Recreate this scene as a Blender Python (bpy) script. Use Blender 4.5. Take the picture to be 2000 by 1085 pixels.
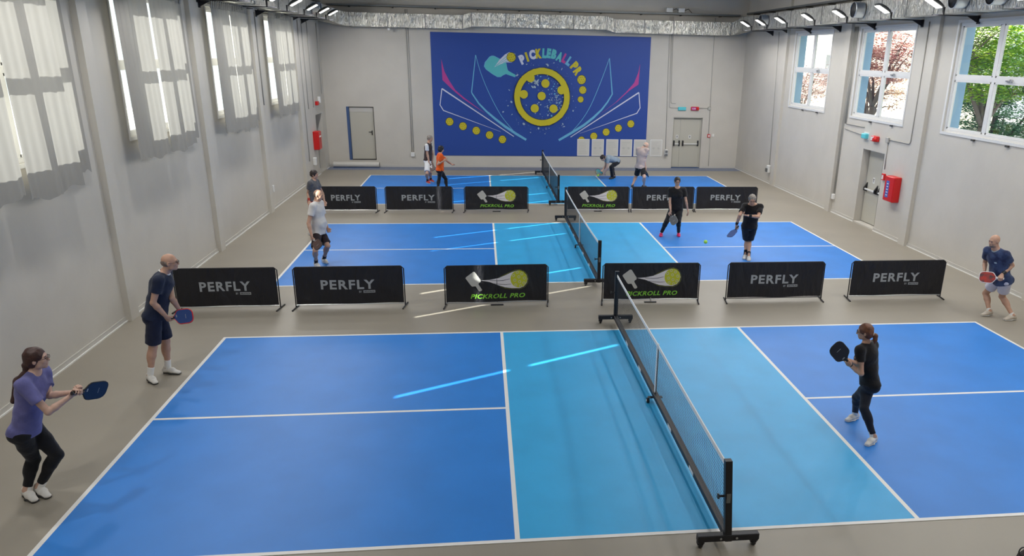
import bpy, bmesh, math, random
import numpy as np
from mathutils import Vector, Matrix
R = math.radians
sc = bpy.context.scene
for o in list(bpy.data.objects): bpy.data.objects.remove(o)
COL = sc.collection

# ------------------------------------------------ camera, world, sun, exposure
def setup():
    cam = bpy.data.cameras.new('camera'); co = bpy.data.objects.new('camera', cam); COL.objects.link(co)
    f, cx, cy = 1497.52, 1124.70, 626.0
    yaw, pit, rol = 0.1243, 0.3336, 0.0215
    fw = Vector((math.sin(yaw)*math.cos(pit), math.cos(yaw)*math.cos(pit), -math.sin(pit)))
    rt = Vector((math.cos(yaw), -math.sin(yaw), 0)); up = rt.cross(fw)
    r2 = rt*math.cos(rol)+up*math.sin(rol); u2 = up*math.cos(rol)-rt*math.sin(rol)
    m = Matrix((r2, u2, -fw)).transposed().to_4x4(); m.translation = Vector((-2.3843, -6.4451, 4.5547))
    co.matrix_world = m
    cam.sensor_width = 36; cam.sensor_fit = 'HORIZONTAL'; cam.lens = f/2000*36
    cam.shift_x = (1000-cx)/2000; cam.shift_y = (cy-542.5)/2000
    cam.clip_start = .05; cam.clip_end = 300
    sc.camera = co
    w = bpy.data.worlds.new('sky'); sc.world = w; w.use_nodes = True
    bg = w.node_tree.nodes['Background']; bg.inputs[0].default_value = (.90, .96, 1, 1); bg.inputs[1].default_value = WORLD
    s = bpy.data.lights.new('sun', 'SUN'); s.energy = SUN; s.angle = R(.4); s.color = (1, .97, .92)
    so = bpy.data.objects.new('sun', s); COL.objects.link(so)
    so.rotation_euler = Vector((1.62, .85, -1)).to_track_quat('-Z', 'Y').to_euler()
    so.location = (-30, -15, 25)
    sc.view_settings.view_transform = 'Standard'; sc.view_settings.look = 'None'
    sc.view_settings.gamma = 1; sc.view_settings.exposure = EXPO; sc.view_settings.use_curve_mapping = False
    sc.cycles.max_bounces = 7; sc.cycles.diffuse_bounces = 4; sc.cycles.transparent_max_bounces = 16
    sc.cycles.caustics_reflective = False; sc.cycles.caustics_refractive = False
    sc.cycles.sample_clamp_indirect = 6; sc.cycles.use_denoising = True
WORLD, SUN, EXPO = 1.5, 20.0, 0.0
LAMPW = 17.0
FLOODW = 60.0
setup()
def area(name, loc, rot, sx, sy, e, col=(1, 1, 1), portal=False):
    l = bpy.data.lights.new(name, 'AREA'); l.shape = 'RECTANGLE'; l.size = sx; l.size_y = sy; l.energy = e; l.color = col
    if portal: l.cycles.is_portal = True
    o = bpy.data.objects.new(name, l); COL.objects.link(o); o.location = loc; o.rotation_euler = rot
    return o
WC_L = [0.1, 5.0, 9.95, 14.85, 19.85]      # window centres on the left wall
WC_R = [0.1, 4.95, 9.83, 14.68, 19.58]
WZ0, WZ1 = 3.0, 5.43
for y in WC_L: area('daylight', (-9.1, y, 4.2), (0, R(-90), 0), 2.6, 3.2, 1, portal=True)
for y in WC_R: area('daylight', (9.1, y, 4.2), (0, R(90), 0), 2.6, 3.2, 1, portal=True)
# long rows of ceiling lamps above the right half of the hall (their fittings are built below)
LROWS = [(3.4, 7.25, 1.4, 'right half of the hall, inner row'), (4.6, 7.1, 1.0, 'right half of the hall, outer row')]
for x, z, k, nm in LROWS:
    for y, ky in ((-.5, .5), (8.5, .8), (17.5, 1.8)):
        area('ceiling_lamp_light', (x, y, z-.14), (0, 0, 0), .09, 8.8, LAMPW*4.2*k*ky, (1, .98, .95))

# ------------------------------------------------ materials
def mat(name, col, rough=.6, metal=0, bump=0, bscale=40, var=0, vscale=6, spec=.5, emit=None, estr=0, sheen=0, col2=None):
    m = bpy.data.materials.new(name); m.use_nodes = True; nt = m.node_tree; b = nt.nodes['Principled BSDF']
    c = (*col, 1) if len(col) == 3 else col
    b.inputs['Base Color'].default_value = c; b.inputs['Roughness'].default_value = rough; b.inputs['Metallic'].default_value = metal
    b.inputs['Specular IOR Level'].default_value = spec
    if sheen: b.inputs['Sheen Weight'].default_value = sheen
    if emit: b.inputs['Emission Color'].default_value = (*emit, 1); b.inputs['Emission Strength'].default_value = estr
    if var or bump or col2:
        tc = nt.nodes.new('ShaderNodeTexCoord')
    if var or col2:
        n = nt.nodes.new('ShaderNodeTexNoise'); n.inputs['Scale'].default_value = vscale; n.inputs['Detail'].default_value = 5
        nt.links.new(tc.outputs['Object'], n.inputs['Vector'])
        r = nt.nodes.new('ShaderNodeValToRGB'); r.color_ramp.elements[0].position = .35; r.color_ramp.elements[1].position = .65
        a = tuple(x*(1-var) for x in c[:3]); d = tuple(min(1, x*(1+var)) for x in c[:3])
        if col2: a, d = c[:3], col2
        r.color_ramp.elements[0].color = (*a, 1); r.color_ramp.elements[1].color = (*d, 1)
        nt.links.new(n.outputs['Fac'], r.inputs['Fac']); nt.links.new(r.outputs['Color'], b.inputs['Base Color'])
    if bump:
        n2 = nt.nodes.new('ShaderNodeTexNoise'); n2.inputs['Scale'].default_value = bscale; n2.inputs['Detail'].default_value = 4
        nt.links.new(tc.outputs['Object'], n2.inputs['Vector'])
        bp = nt.nodes.new('ShaderNodeBump'); bp.inputs['Strength'].default_value = bump; bp.inputs['Distance'].default_value = .02
        nt.links.new(n2.outputs['Fac'], bp.inputs['Height']); nt.links.new(bp.outputs['Normal'], b.inputs['Normal'])
    return m
M = {}
M['wall'] = mat('painted_plaster', (.57, .54, .485), .8, bump=.15, bscale=7, var=.03, vscale=1.2)
M['ceil'] = mat('ceiling_paint', (.50, .50, .49), .85)
M['floor'] = mat('grey_sport_floor', (.30, .27, .22), .42, var=.05, vscale=.7, spec=.5)
M['blue'] = mat('court_blue', (.015, .20, .64), .45, bump=.1, bscale=300, var=.05, vscale=1.5)
M['teal'] = mat('court_teal', (.030, .37, .72), .45, bump=.1, bscale=300, var=.05, vscale=1.5)
M['line'] = mat('court_line', (.78, .77, .74), .5)
M['strip'] = mat('blue_floor_strip', (.17, .20, .28), .5, var=.1)
M['base'] = mat('skirting', (.55, .53, .49), .5)
M['door'] = mat('door_paint', (.50, .48, .41), .45)
M['frame'] = mat('window_frame', (.72, .72, .71), .4)
M['black'] = mat('black_metal', (.012, .012, .016), .48, spec=.45)
M['blackp'] = mat('black_plastic', (.015, .015, .017), .5)
M['steel'] = mat('steel', (.55, .56, .57), .35, 1)
M['red'] = mat('red_paint', (.62, .012, .012), .35)
M['white'] = mat('white_plastic', (.75, .75, .73), .45)
M['blueframe'] = mat('blue_frame', (.05, .10, .24), .5)
M['revealblue'] = mat('blue_facade', (.29, .46, .62), .7)
M['cyan'] = mat('cyan_sign', (.10, .55, .62), .4)
M['conduit'] = mat('conduit', (.42, .41, .38), .5)
M['greymetal'] = mat('grey_metal', (.20, .21, .21), .45, .6)
M['darkgrey'] = mat('dark_grey', (.06, .06, .055), .5)
def banner_mat():
    m = mat('black_banner', (.012, .012, .016), .5, spec=.4); nt = m.node_tree; b = nt.nodes['Principled BSDF']
    tc = nt.nodes.new('ShaderNodeTexCoord'); oi = nt.nodes.new('ShaderNodeObjectInfo'); mp = nt.nodes.new('ShaderNodeMapping'); mp.inputs['Scale'].default_value = (5, 1, 1.6)
    n = nt.nodes.new('ShaderNodeTexNoise'); n.noise_dimensions = '4D'; n.inputs['Scale'].default_value = 1; n.inputs['Detail'].default_value = 4; n.inputs['Distortion'].default_value = .6
    ml = nt.nodes.new('ShaderNodeMath'); ml.operation = 'MULTIPLY'; ml.inputs[1].default_value = 40
    nt.links.new(oi.outputs['Random'], ml.inputs[0]); nt.links.new(ml.outputs[0], n.inputs['W']); nt.links.new(tc.outputs['Object'], mp.inputs[0]); nt.links.new(mp.outputs[0], n.inputs['Vector'])
    bp = nt.nodes.new('ShaderNodeBump'); bp.inputs['Strength'].default_value = 1; bp.inputs['Distance'].default_value = .09
    nt.links.new(n.outputs['Fac'], bp.inputs['Height']); nt.links.new(bp.outputs['Normal'], b.inputs['Normal']); return m
M['banner'] = banner_mat()
M['greyprint'] = mat('grey_print', (.34, .36, .38), .6)
M['paddleprint'] = mat('pale_grey_print', (.50, .49, .46), .6)
M['greenprint'] = mat('green_print', (.20, .52, .05), .5)
M['yellowprint'] = mat('yellow_print', (.50, .52, .02), .5)
M['whiteprint'] = mat('white_print', (.72, .68, .70), .5)
M['blackprint'] = mat('black_print', (.01, .01, .012), .5)
M['net'] = mat('net_cord', (.02, .022, .026), .7)
M['tape'] = mat('white_tape', (.75, .75, .75), .6)
M['mural'] = mat('blue_vinyl', (.014, .060, .31), .5, bump=.1, bscale=5)
M['m_yellow'] = mat('mural_yellow', (.60, .50, .012), .5)
M['m_teal'] = mat('mural_teal', (.10, .50, .52), .5)
M['m_cyan'] = mat('mural_cyan', (.14, .44, .66), .5)
M['m_white'] = mat('mural_white', (.62, .64, .76), .5)
M['m_pink'] = mat('mural_pink', (.46, .045, .28), .5)
M['m_black'] = mat('mural_black', (.02, .02, .02), .5)
M['m_pale'] = mat('mural_pale', (.36, .46, .55), .5)
M['m_dim'] = mat('mural_dim_blue', (.07, .12, .42), .5)
M['paper'] = mat('paper', (.62, .60, .55), .6)
M['ink'] = mat('faint_ink', (.52, .51, .47), .6)
M['roll'] = mat('rolled_vinyl', (.62, .60, .55), .55)
M['ball'] = mat('yellow_green_ball', (.42, .72, .05), .45)
def glass():
    m = bpy.data.materials.new('window_glass'); m.use_nodes = True; nt = m.node_tree; nt.nodes.clear()
    o = nt.nodes.new('ShaderNodeOutputMaterial'); mx = nt.nodes.new('ShaderNodeMixShader'); t = nt.nodes.new('ShaderNodeBsdfTransparent')
    g = nt.nodes.new('ShaderNodeBsdfGlossy'); g.inputs['Roughness'].default_value = .02; t.inputs[0].default_value = (.95, .97, .96, 1)
    mx.inputs[0].default_value = .05
    nt.links.new(t.outputs[0], mx.inputs[1]); nt.links.new(g.outputs[0], mx.inputs[2]); nt.links.new(mx.outputs[0], o.inputs[0]); return m
M['glass'] = glass()
def curtain_mat():
    m = bpy.data.materials.new('sheer_curtain'); m.use_nodes = True; nt = m.node_tree; nt.nodes.clear()
    o = nt.nodes.new('ShaderNodeOutputMaterial'); mx = nt.nodes.new('ShaderNodeMixShader'); d = nt.nodes.new('ShaderNodeBsdfDiffuse'); t = nt.nodes.new('ShaderNodeBsdfTranslucent')
    d.inputs[0].default_value = (.36, .345, .315, 1); t.inputs[0].default_value = (.62, .60, .56, 1); mx.inputs[0].default_value = CURT
    nt.links.new(d.outputs[0], mx.inputs[1]); nt.links.new(t.outputs[0], mx.inputs[2]); nt.links.new(mx.outputs[0], o.inputs[0]); return m
CURT = .13
M['curtain'] = curtain_mat()
def foil_mat():
    m = mat('duct_foil', (.62, .61, .57), .30, 1); nt = m.node_tree; b = nt.nodes['Principled BSDF']
    tc = nt.nodes.new('ShaderNodeTexCoord'); mp = nt.nodes.new('ShaderNodeMapping'); mp.inputs['Scale'].default_value = (1.2, 1.2, .5)
    n = nt.nodes.new('ShaderNodeTexNoise'); n.inputs['Scale'].default_value = 7; n.inputs['Detail'].default_value = 6; n.inputs['Distortion'].default_value = 2.5
    nt.links.new(tc.outputs['Object'], mp.inputs[0]); nt.links.new(mp.outputs[0], n.inputs['Vector'])
    bp = nt.nodes.new('ShaderNodeBump'); bp.inputs['Strength'].default_value = 1; bp.inputs['Distance'].default_value = .07
    nt.links.new(n.outputs['Fac'], bp.inputs['Height']); nt.links.new(bp.outputs['Normal'], b.inputs['Normal'])
    r = nt.nodes.new('ShaderNodeValToRGB'); r.color_ramp.elements[0].position = .35; r.color_ramp.elements[1].position = .66; r.color_ramp.elements[0].color = (.50, .48, .42, 1); r.color_ramp.elements[1].color = (.92, .90, .84, 1)
    nt.links.new(n.outputs['Fac'], r.inputs['Fac']); nt.links.new(r.outputs['Color'], b.inputs['Base Color']); return m
M['foil'] = foil_mat()
M['spiral'] = mat('galvanised_spiral_duct', (.62, .64, .66), .28, 1)
M['led'] = mat('led_panel', (1, 1, 1), .5, emit=(1, .98, .92), estr=7)
M['skin'] = mat('skin', (.50, .29, .20), .55, var=.06, vscale=14)
M['skin_pale'] = mat('skin_pale', (.56, .36, .28), .55, var=.06, vscale=14)
M['eye'] = mat('eye_dark', (.03, .02, .02), .3)

# ------------------------------------------------ mesh helpers
class MB:
    def __init__(s): s.v = []; s.f = []; s.m = []; s.mats = []
    def mi(s, m):
        if m not in s.mats: s.mats.append(m)
        return s.mats.index(m)
    def add(s, vs, fs, m):
        n = len(s.v); s.v += [tuple(v) for v in vs]; i = s.mi(m)
        for f in fs: s.f.append([k+n for k in f]); s.m.append(i)
        return s
    def box(s, x0, x1, y0, y1, z0, z1, m):
        vs = [(x, y, z) for x in (x0, x1) for y in (y0, y1) for z in (z0, z1)]
        return s.add(vs, [(0, 1, 3, 2), (4, 6, 7, 5), (0, 4, 5, 1), (2, 3, 7, 6), (0, 2, 6, 4), (1, 5, 7, 3)], m)
    def bbox(s, x0, x1, y0, y1, z0, z1, m, b=.01):      # box with chamfered edges
        vs = []
        for sx, X in ((1, x0), (-1, x1)):
            for sy, Y in ((1, y0), (-1, y1)):
                for sz, Z in ((1, z0), (-1, z1)):
                    vs += [(X+sx*b, Y+sy*b, Z), (X+sx*b, Y, Z+sz*b), (X, Y+sy*b, Z+sz*b)]
        bm = bmesh.new(); [bm.verts.new(v) for v in vs]; bmesh.ops.convex_hull(bm, input=bm.verts)
        bm.verts.index_update(); r = s.add([v.co[:] for v in bm.verts], [[v.index for v in f.verts] for f in bm.faces], m); bm.free(); return r
    def tube(s, pts, r, m, n=8, cap=True, closed=False):
        pts = [Vector(p) for p in pts]; N = len(pts); vs = []; fs = []; prev = None
        for i, p in enumerate(pts):
            a = pts[(i-1) % N] if (i or closed) else p; b = pts[(i+1) % N] if (i < N-1 or closed) else p
            d = (b-a).normalized()
            if prev is None:
                u = d.orthogonal().normalized()
            else:
                u = prev-d*prev.dot(d); u = u.normalized() if u.length > 1e-6 else d.orthogonal().normalized()
            prev = u; w = d.cross(u); rr = r[i] if isinstance(r, (list, tuple)) else r
            for k in range(n):
                t = 2*math.pi*k/n; vs.append(p+(u*math.cos(t)+w*math.sin(t))*rr)
        for i in range(N if closed else N-1):
            j = (i+1) % N
            for k in range(n): fs.append((i*n+k, i*n+(k+1) % n, j*n+(k+1) % n, j*n+k))
        if cap and not closed: fs += [tuple(range(n))[::-1], tuple(range((N-1)*n, N*n))]
        return s.add(vs, fs, m)
    def poly(s, pts, m, th=0, d=Vector((0, 1, 0))):     # polygon, optional thickness along d
        n = len(pts); P = [Vector(p) for p in pts]
        if not th: return s.add(P, [tuple(range(n))], m)
        Q = [p+d*th for p in P]
        return s.add(P+Q, [tuple(range(n))[::-1], tuple(range(n, 2*n))]+[(i, (i+1) % n, n+(i+1) % n, n+i) for i in range(n)], m)
    def build(s, name, parent=None, smooth=False, loc=None):
        me = bpy.data.meshes.new(name); me.from_pydata(s.v, [], s.f)
        for m in s.mats: me.materials.append(M[m] if isinstance(m, str) else m)
        me.polygons.foreach_set('material_index', s.m)
        bm = bmesh.new(); bm.from_mesh(me); bmesh.ops.recalc_face_normals(bm, faces=bm.faces); bm.to_mesh(me); bm.free()
        if smooth: me.polygons.foreach_set('use_smooth', [True]*len(me.polygons))
        o = bpy.data.objects.new(name, me); COL.objects.link(o)
        if parent: o.parent = parent
        if loc: o.location = loc
        return o
def tag(o, label, cat, group=None, kind=None):
    if label: o['label'] = label
    if cat: o['category'] = cat
    if group: o['group'] = group
    if kind: o['kind'] = kind
    return o
def thing(name, label, cat, loc=(0, 0, 0), rz=0, group=None):
    o = bpy.data.objects.new(name, None); o.empty_display_size = .1; COL.objects.link(o)
    o.location = loc; o.rotation_euler = (0, 0, rz); return tag(o, label, cat, group)
def struct(o, label=None): o['kind'] = 'structure'; tag(o, label, None); return o
def copy_tree(o, parent=None):
    c = o.copy(); COL.objects.link(c); c.parent = parent
    for ch in [x for x in bpy.data.objects if x.parent == o]: copy_tree(ch, c)
    return c
_tc = {}
def textmesh(s, bold=.02, shear=0, sp=1.0):
    k = (s, bold, shear, sp)
    if k not in _tc:
        cu = bpy.data.curves.new('t', 'FONT'); cu.body = s; cu.size = 1; cu.offset = bold; cu.shear = shear; cu.space_character = sp; cu.resolution_u = 3
        o = bpy.data.objects.new('t', cu); COL.objects.link(o)
        dg = bpy.context.evaluated_depsgraph_get(); me = bpy.data.meshes.new_from_object(o.evaluated_get(dg))
        v = [(p.co.x, p.co.y) for p in me.vertices]; f = [list(p.vertices) for p in me.polygons]
        bpy.data.objects.remove(o); bpy.data.curves.remove(cu); bpy.data.meshes.remove(me)
        x0 = min(a for a, b in v); x1 = max(a for a, b in v); y0 = min(b for a, b in v); y1 = max(b for a, b in v)
        _tc[k] = ([((a-x0)/(x1-x0), (b-y0)/(y1-y0)) for a, b in v], f, (x1-x0)/(y1-y0))
    return _tc[k]
def circle(cx, cy, r, n=24): return [(cx+r*math.cos(2*math.pi*i/n), cy+r*math.sin(2*math.pi*i/n)) for i in range(n)]
# ------------------------------------------------ the hall
XW, YB, YF, ZC = 8.62, 26.45, -9.5, 7.6
def wall_x(sgn, name, holes):
    """side wall as panels around rectangular openings (y0,y1,z0,z1), 0.30 thick"""
    b = MB(); xs = sorted((sgn*XW, sgn*(XW+.38)))
    ys = sorted({YF, YB+.3} | {h[0] for h in holes} | {h[1] for h in holes})
    for y0, y1 in zip(ys, ys[1:]):
        hs = sorted([h for h in holes if h[0] <= y0+1e-6 and h[1] >= y1-1e-6], key=lambda h: h[2]); z = 0
        for h in hs:
            if h[2] > z+1e-6: b.box(*xs, y0, y1, z, h[2], 'wall')
            z = h[3]
        if z < ZC: b.box(*xs, y0, y1, z, ZC, 'wall')
    for y in (-2.4, 2.35, 7.2, 12.17, 16.82, 21.8):
        p = sorted((sgn*(XW-.1), sgn*(XW+.01))); b.box(*p, y-.16, y+.16, 0, ZC, 'wall')
    return struct(b.build(name), 'pale grey plastered wall with shallow pilasters')
hl = [(y-1.55, y+1.55, WZ0, WZ1) for y in WC_L]
hr = [(y-1.5, y+1.5, WZ0, WZ1) for y in WC_R]
DL, DR = (24.45, 25.65, .04, 2.2), (13.85, 15.1, .04, 2.15)
wall_x(-1, 'wall_left', hl+[DL]); wall_x(1, 'wall_right', hr+[DR])
DB1, DB2 = (-7.80, -6.72, .28, 2.4), (5.73, 7.0, .0, 2.12)
b = MB(); y0, y1 = YB, YB+.3
xs = sorted({-XW-.3, XW+.3, DB1[0], DB1[1], DB2[0], DB2[1]})
for a, c in zip(xs, xs[1:]):
    h = [d for d in (DB1, DB2) if abs(d[0]-a) < 1e-6]
    if h:
        h = h[0]
        if h[2] > 0: b.box(a, c, y0, y1, 0, h[2], 'wall')
        b.box(a, c, y0, y1, h[3], ZC, 'wall'); b.box(a, c, y1-.02, y1+.1, h[2], h[3], 'wall')
    else: b.box(a, c, y0, y1, 0, ZC, 'wall')
struct(b.build('wall_back'), 'pale grey end wall behind the blue banner')
struct(MB().box(-XW-.3, XW+.3, YF-.3, YF, 0, ZC, 'wall').build('wall_front'))
struct(MB().box(-XW-.38, XW+.38, YF-.3, YB+.3, -.2, 0, 'floor').build('floor'), 'smooth grey-beige sports floor')
struct(MB().box(-XW-.38, XW+.38, YF-.3, YB+.3, ZC, ZC+.2, 'ceil').build('ceiling'), 'grey ceiling')
struct(MB().box(-8.6, 8.6, 25.55, YB, 0, .003, 'strip').build('trim_1'), 'blue-grey floor strip along the end wall')
for sgn, nm, gaps in ((-1, 'baseboard_left', [DL[:2]]), (1, 'baseboard_right', [DR[:2]])):
    b = MB(); ys = [YF]+[g for gg in gaps for g in gg]+[YB]
    for a, c in zip(ys[::2], ys[1::2]):
        x = sorted((sgn*(XW-.018), sgn*XW)); b.box(*x, a, c, 0, .09, 'base'); x = sorted((sgn*(XW-.035), sgn*(XW-.018))); b.box(*x, a, c, 0, .02, 'line')
    struct(b.build(nm), 'low pale skirting')
b = MB()
for a, c in ((-8.6, DB2[0]), (DB2[1], 8.6)): b.box(a, c, YB-.018, YB, 0, .09, 'base')
struct(b.build('baseboard_back'), 'low pale skirting')

# windows
wn = 0
for sgn, cs, hw in ((-1, WC_L, 1.55), (1, WC_R, 1.5)):
    for y in cs:
        wn += 1; b = MB(); X = sgn*(XW+.09)
        def bar(y0, y1, z0, z1, d=.035): b.box(*sorted((X-sgn*d, X+sgn*d)), y0, y1, z0, z1, 'frame')
        bar(y-hw, y+hw, WZ0, WZ0+.07, .05); bar(y-hw, y+hw, WZ1-.07, WZ1, .05)
        for yy in (y-hw, y+hw-.07): bar(yy, yy+.07, WZ0+.07, WZ1-.07, .05)
        bar(y-hw+.07, y+hw-.07, 4.17, 4.27); bar(y-.05, y+.05, WZ0+.07, 4.17); bar(y-.05, y+.05, 4.27, WZ1-.07)
        for z0, z1 in ((WZ0+.07, 4.17), (4.27, WZ1-.07)):
            for a, c in ((y-hw+.07, y-.05), (y+.05, y+hw-.07)):
                for q in ((a, a+.035, z0, z1), (c-.035, c, z0, z1), (a, c, z0, z0+.035), (a, c, z1-.035, z1)): bar(*q, .03)
        # inner casing proud of the wall
        Xi = sorted((sgn*(XW-.02), sgn*XW))
        b.box(*Xi, y-hw-.05, y+hw+.05, WZ0-.06, WZ0, 'frame'); b.box(*Xi, y-hw-.05, y+hw+.05, WZ1, WZ1+.06, 'frame')
        b.box(*Xi, y-hw-.05, y-hw, WZ0, WZ1, 'frame'); b.box(*Xi, y+hw, y+hw+.05, WZ0, WZ1, 'frame')
        # blue painted outer reveal
        Xo = sorted((sgn*(XW+.15), sgn*(XW+.40))); rm = 'revealblue' if sgn > 0 else 'wall'
        b.box(*Xo, y-hw, y-hw+.012, WZ0, WZ1, rm); b.box(*Xo, y+hw-.012, y+hw, WZ0, WZ1, rm); b.box(*Xo, y-hw, y+hw, WZ0, WZ0+.012, 'wall')
        w = struct(b.build('window_%d' % wn), 'white four-light window '+('behind curtains' if sgn < 0 else 'looking out on trees'))
        g = MB(); g.box(*sorted((X-sgn*.004, X+sgn*.004)), y-hw+.1, y-.08, WZ0+.1, 4.15, 'glass')
        g.box(*sorted((X-sgn*.004, X+sgn*.004)), y+.08, y+hw-.1, WZ0+.1, 4.15, 'glass'); g.box(*sorted((X-sgn*.004, X+sgn*.004)), y-hw+.1, y-.08, 4.3, WZ1-.1, 'glass'); g.box(*sorted((X-sgn*.004, X+sgn*.004)), y+.08, y+hw-.1, 4.3, WZ1-.1, 'glass')
        g.build('pane', w)
        h = MB(); Xh = X-sgn*.05
        h.box(*sorted((Xh, Xh-sgn*.02)), y-.62, y-.46, 4.2, 4.225, 'steel'); h.box(*sorted((Xh, Xh-sgn*.04)), y-.66, y-.62, 4.19, 4.25, 'steel'); h.build('window_handle', w)
        if sgn > 0:
            h = MB()
            for q in (-.2, 1.0): h.box(XW-.05, XW-.01, y-q-.05, y-q+.05, WZ0-.1, WZ0-.06, 'darkgrey')
            h.build('latch', w)

# doors
def glyph(b, X, Y, Z, ax):      # small white plate with a dark mark
    if ax == 'y':
        b.box(X-.05, X+.05, Y-.006, Y, Z, Z+.14, 'white'); b.box(X-.012, X+.012, Y-.009, Y-.006, Z+.03, Z+.11, 'blackprint'); b.box(X-.025, X+.025, Y-.009, Y-.006, Z+.095, Z+.11, 'blackprint'); b.box(X-.02, X+.02, Y-.009, Y-.006, Z+.03, Z+.045, 'blackprint')
    else:
        b.box(X-.006, X, Y-.05, Y+.05, Z, Z+.16, 'white'); b.box(X-.009, X-.006, Y-.012, Y+.012, Z+.03, Z+.13, 'blackprint'); b.box(X-.009, X-.006, Y-.03, Y+.03, Z+.1, Z+.12, 'blackprint')
b = MB(); x0, x1, z0, z1 = DB1; Y = YB+.12
b.box(x0, x0+.1, YB-.01, Y+.1, z0, z1, 'blueframe'); b.box(x0, x1, YB-.006, Y, z1-.02, z1, 'darkgrey'); b.box(x1-.02, x1, YB-.006, Y, z0, z1, 'darkgrey'); b.box(x0, x1, YB-.006, Y, z0, z0+.02, 'darkgrey')
b.bbox(x0+.11, x1-.03, YB+.06, YB+.11, z0+.03, z1-.03, 'door', .006); b.box(x0+.11, x1-.03, YB+.045, YB+.06, z1-.2, z1-.03, 'base')
d = struct(b.build('door_1'), 'flush cream door with blue jamb in the end wall')
h = MB(); h.box(x1-.14, x1-.10, YB+.04, YB+.06, 1.28, 1.46, 'blackp'); h.box(x1-.25, x1-.11, YB+.0, YB+.02, 1.39, 1.415, 'blackp'); h.box(x1-.13, x1-.11, YB+.01, YB+.05, 1.39, 1.415, 'blackp'); h.build('door_handle', d)
b = MB(); x0, x1, z0, z1 = DB2; xm = x0+.40
b.box(x0, x1, YB+.14, YB+.2, z1-.06, z1, 'door'); b.box(x0, x0+.05, YB+.12, YB+.2, 0, z1, 'door'); b.box(x1-.05, x1, YB+.12, YB+.2, 0, z1, 'door')
b.bbox(x0+.055, xm-.005, YB+.12, YB+.17, .03, z1-.07, 'door', .005); b.bbox(xm+.005, x1-.055, YB+.12, YB+.17, .03, z1-.07, 'door', .005)
b.box(xm-.05, xm+.05, YB+.10, YB+.12, .03, z1-.07, 'door')
b.box(x0, x1, YB, YB+.2, 0, .02, 'blueframe')
glyph(b, (x0+.05+xm)/2, YB+.118, 1.25, 'y'); glyph(b, (xm+x1)/2-.05, YB+.118, 1.25, 'y')
d = struct(b.build('door_2'), 'cream double fire door in the end wall')
for a, c in ((x0+.07, xm-.05), (xm+.06, x1-.1)):
    h = MB(); h.box(a, a+.05, YB+.04, YB+.12, .93, 1.16, 'blackp'); h.box(c-.05, c, YB+.04, YB+.12, .93, 1.16, 'blackp'); h.box(a+.05, c-.05, YB+.05, YB+.075, 1.0, 1.045, 'white'); h.build('panic_bar', d)
b = MB(); y0, y1, z0, z1 = DR; ym = 14.25; X = XW+.26
b.box(X, X+.05, y0, y1, z0, z1, 'darkgrey')
b.bbox(X-.05, X, ym+.008, y1-.03, z0+.02, z1-.03, 'door', .005); b.bbox(X-.05, X, y0+.03, ym-.008, z0+.02, z1-.03, 'door', .005)
glyph(b, X-.05, 14.62, 1.22, 'x'); glyph(b, X-.05, 14.0, 1.22, 'x')
d = struct(b.build('door_3'), 'recessed pale double fire door in the right wall')
for a, c in ((ym+.08, y1-.1), (y0+.06, ym-.05)):
    h = MB(); h.box(X-.14, X-.10, a, c, 1.0, 1.04, 'white')
    for yy in (a, c-.05):
        h.add([(X-.05, yy, .93), (X-.15, yy, .97), (X-.15, yy, 1.05), (X-.05, yy, 1.2), (X-.05, yy+.05, .93), (X-.15, yy+.05, .97), (X-.15, yy+.05, 1.05), (X-.05, yy+.05, 1.2)], [(0, 1, 2, 3), (7, 6, 5, 4), (0, 4, 5, 1), (1, 5, 6, 2), (2, 6, 7, 3), (3, 7, 4, 0)], 'blackp')
    h.build('panic_bar', d)
b = MB(); y0, y1, z0, z1 = DL; X = -XW-.26
b.box(X-.05, X, y0, y1, z0, z1, 'darkgrey'); b.bbox(X, X+.04, y0+.03, y1-.03, z0+.02, z1-.03, 'greymetal', .005)
d = struct(b.build('door_4'), 'recessed grey door at the far end of the left wall')
h = MB(); h.box(X+.1, X+.14, y0+.1, y1-.15, 1.0, 1.04, 'white'); h.box(X+.04, X+.15, y1-.2, y1-.15, .95, 1.15, 'blackp'); h.build('panic_bar', d)

# ------------------------------------------------ courts
ORD = ['nearest the camera', 'in the middle of the hall', 'farthest away by the end wall']
CY = [0.0, 9.04, 18.03]
for i, y in enumerate(CY):
    t = thing('pickleball_court', 'blue court with teal centre zones and white lines, '+ORD[i], 'court', (0, y+3.05, 0))
    W, n, q = 6.705, 2.134, 3.05
    for a, c in ((-W+.03, -n), (n, W-.03)): MB().box(a, c, -q+.03, q-.03, 0, .004, 'blue').build('service_area', t)
    MB().box(-n, n, -q+.03, q-.03, 0, .004, 'teal').build('centre_zone', t)
    L = .05
    for a in ((-W, W, -q, -q+L), (-W, W, q-L, q), (-W, -W+L, -q+L, q-L), (W-L, W, -q+L, q-L), (-n, -n+L, -q+L, q-L), (n-L, n, -q+L, q-L), (-W+L, -n, -L/2, L/2), (n, W-L, -L/2, L/2)):
        MB().box(*a, .001, .0055, 'line').build('court_line', t)

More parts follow.
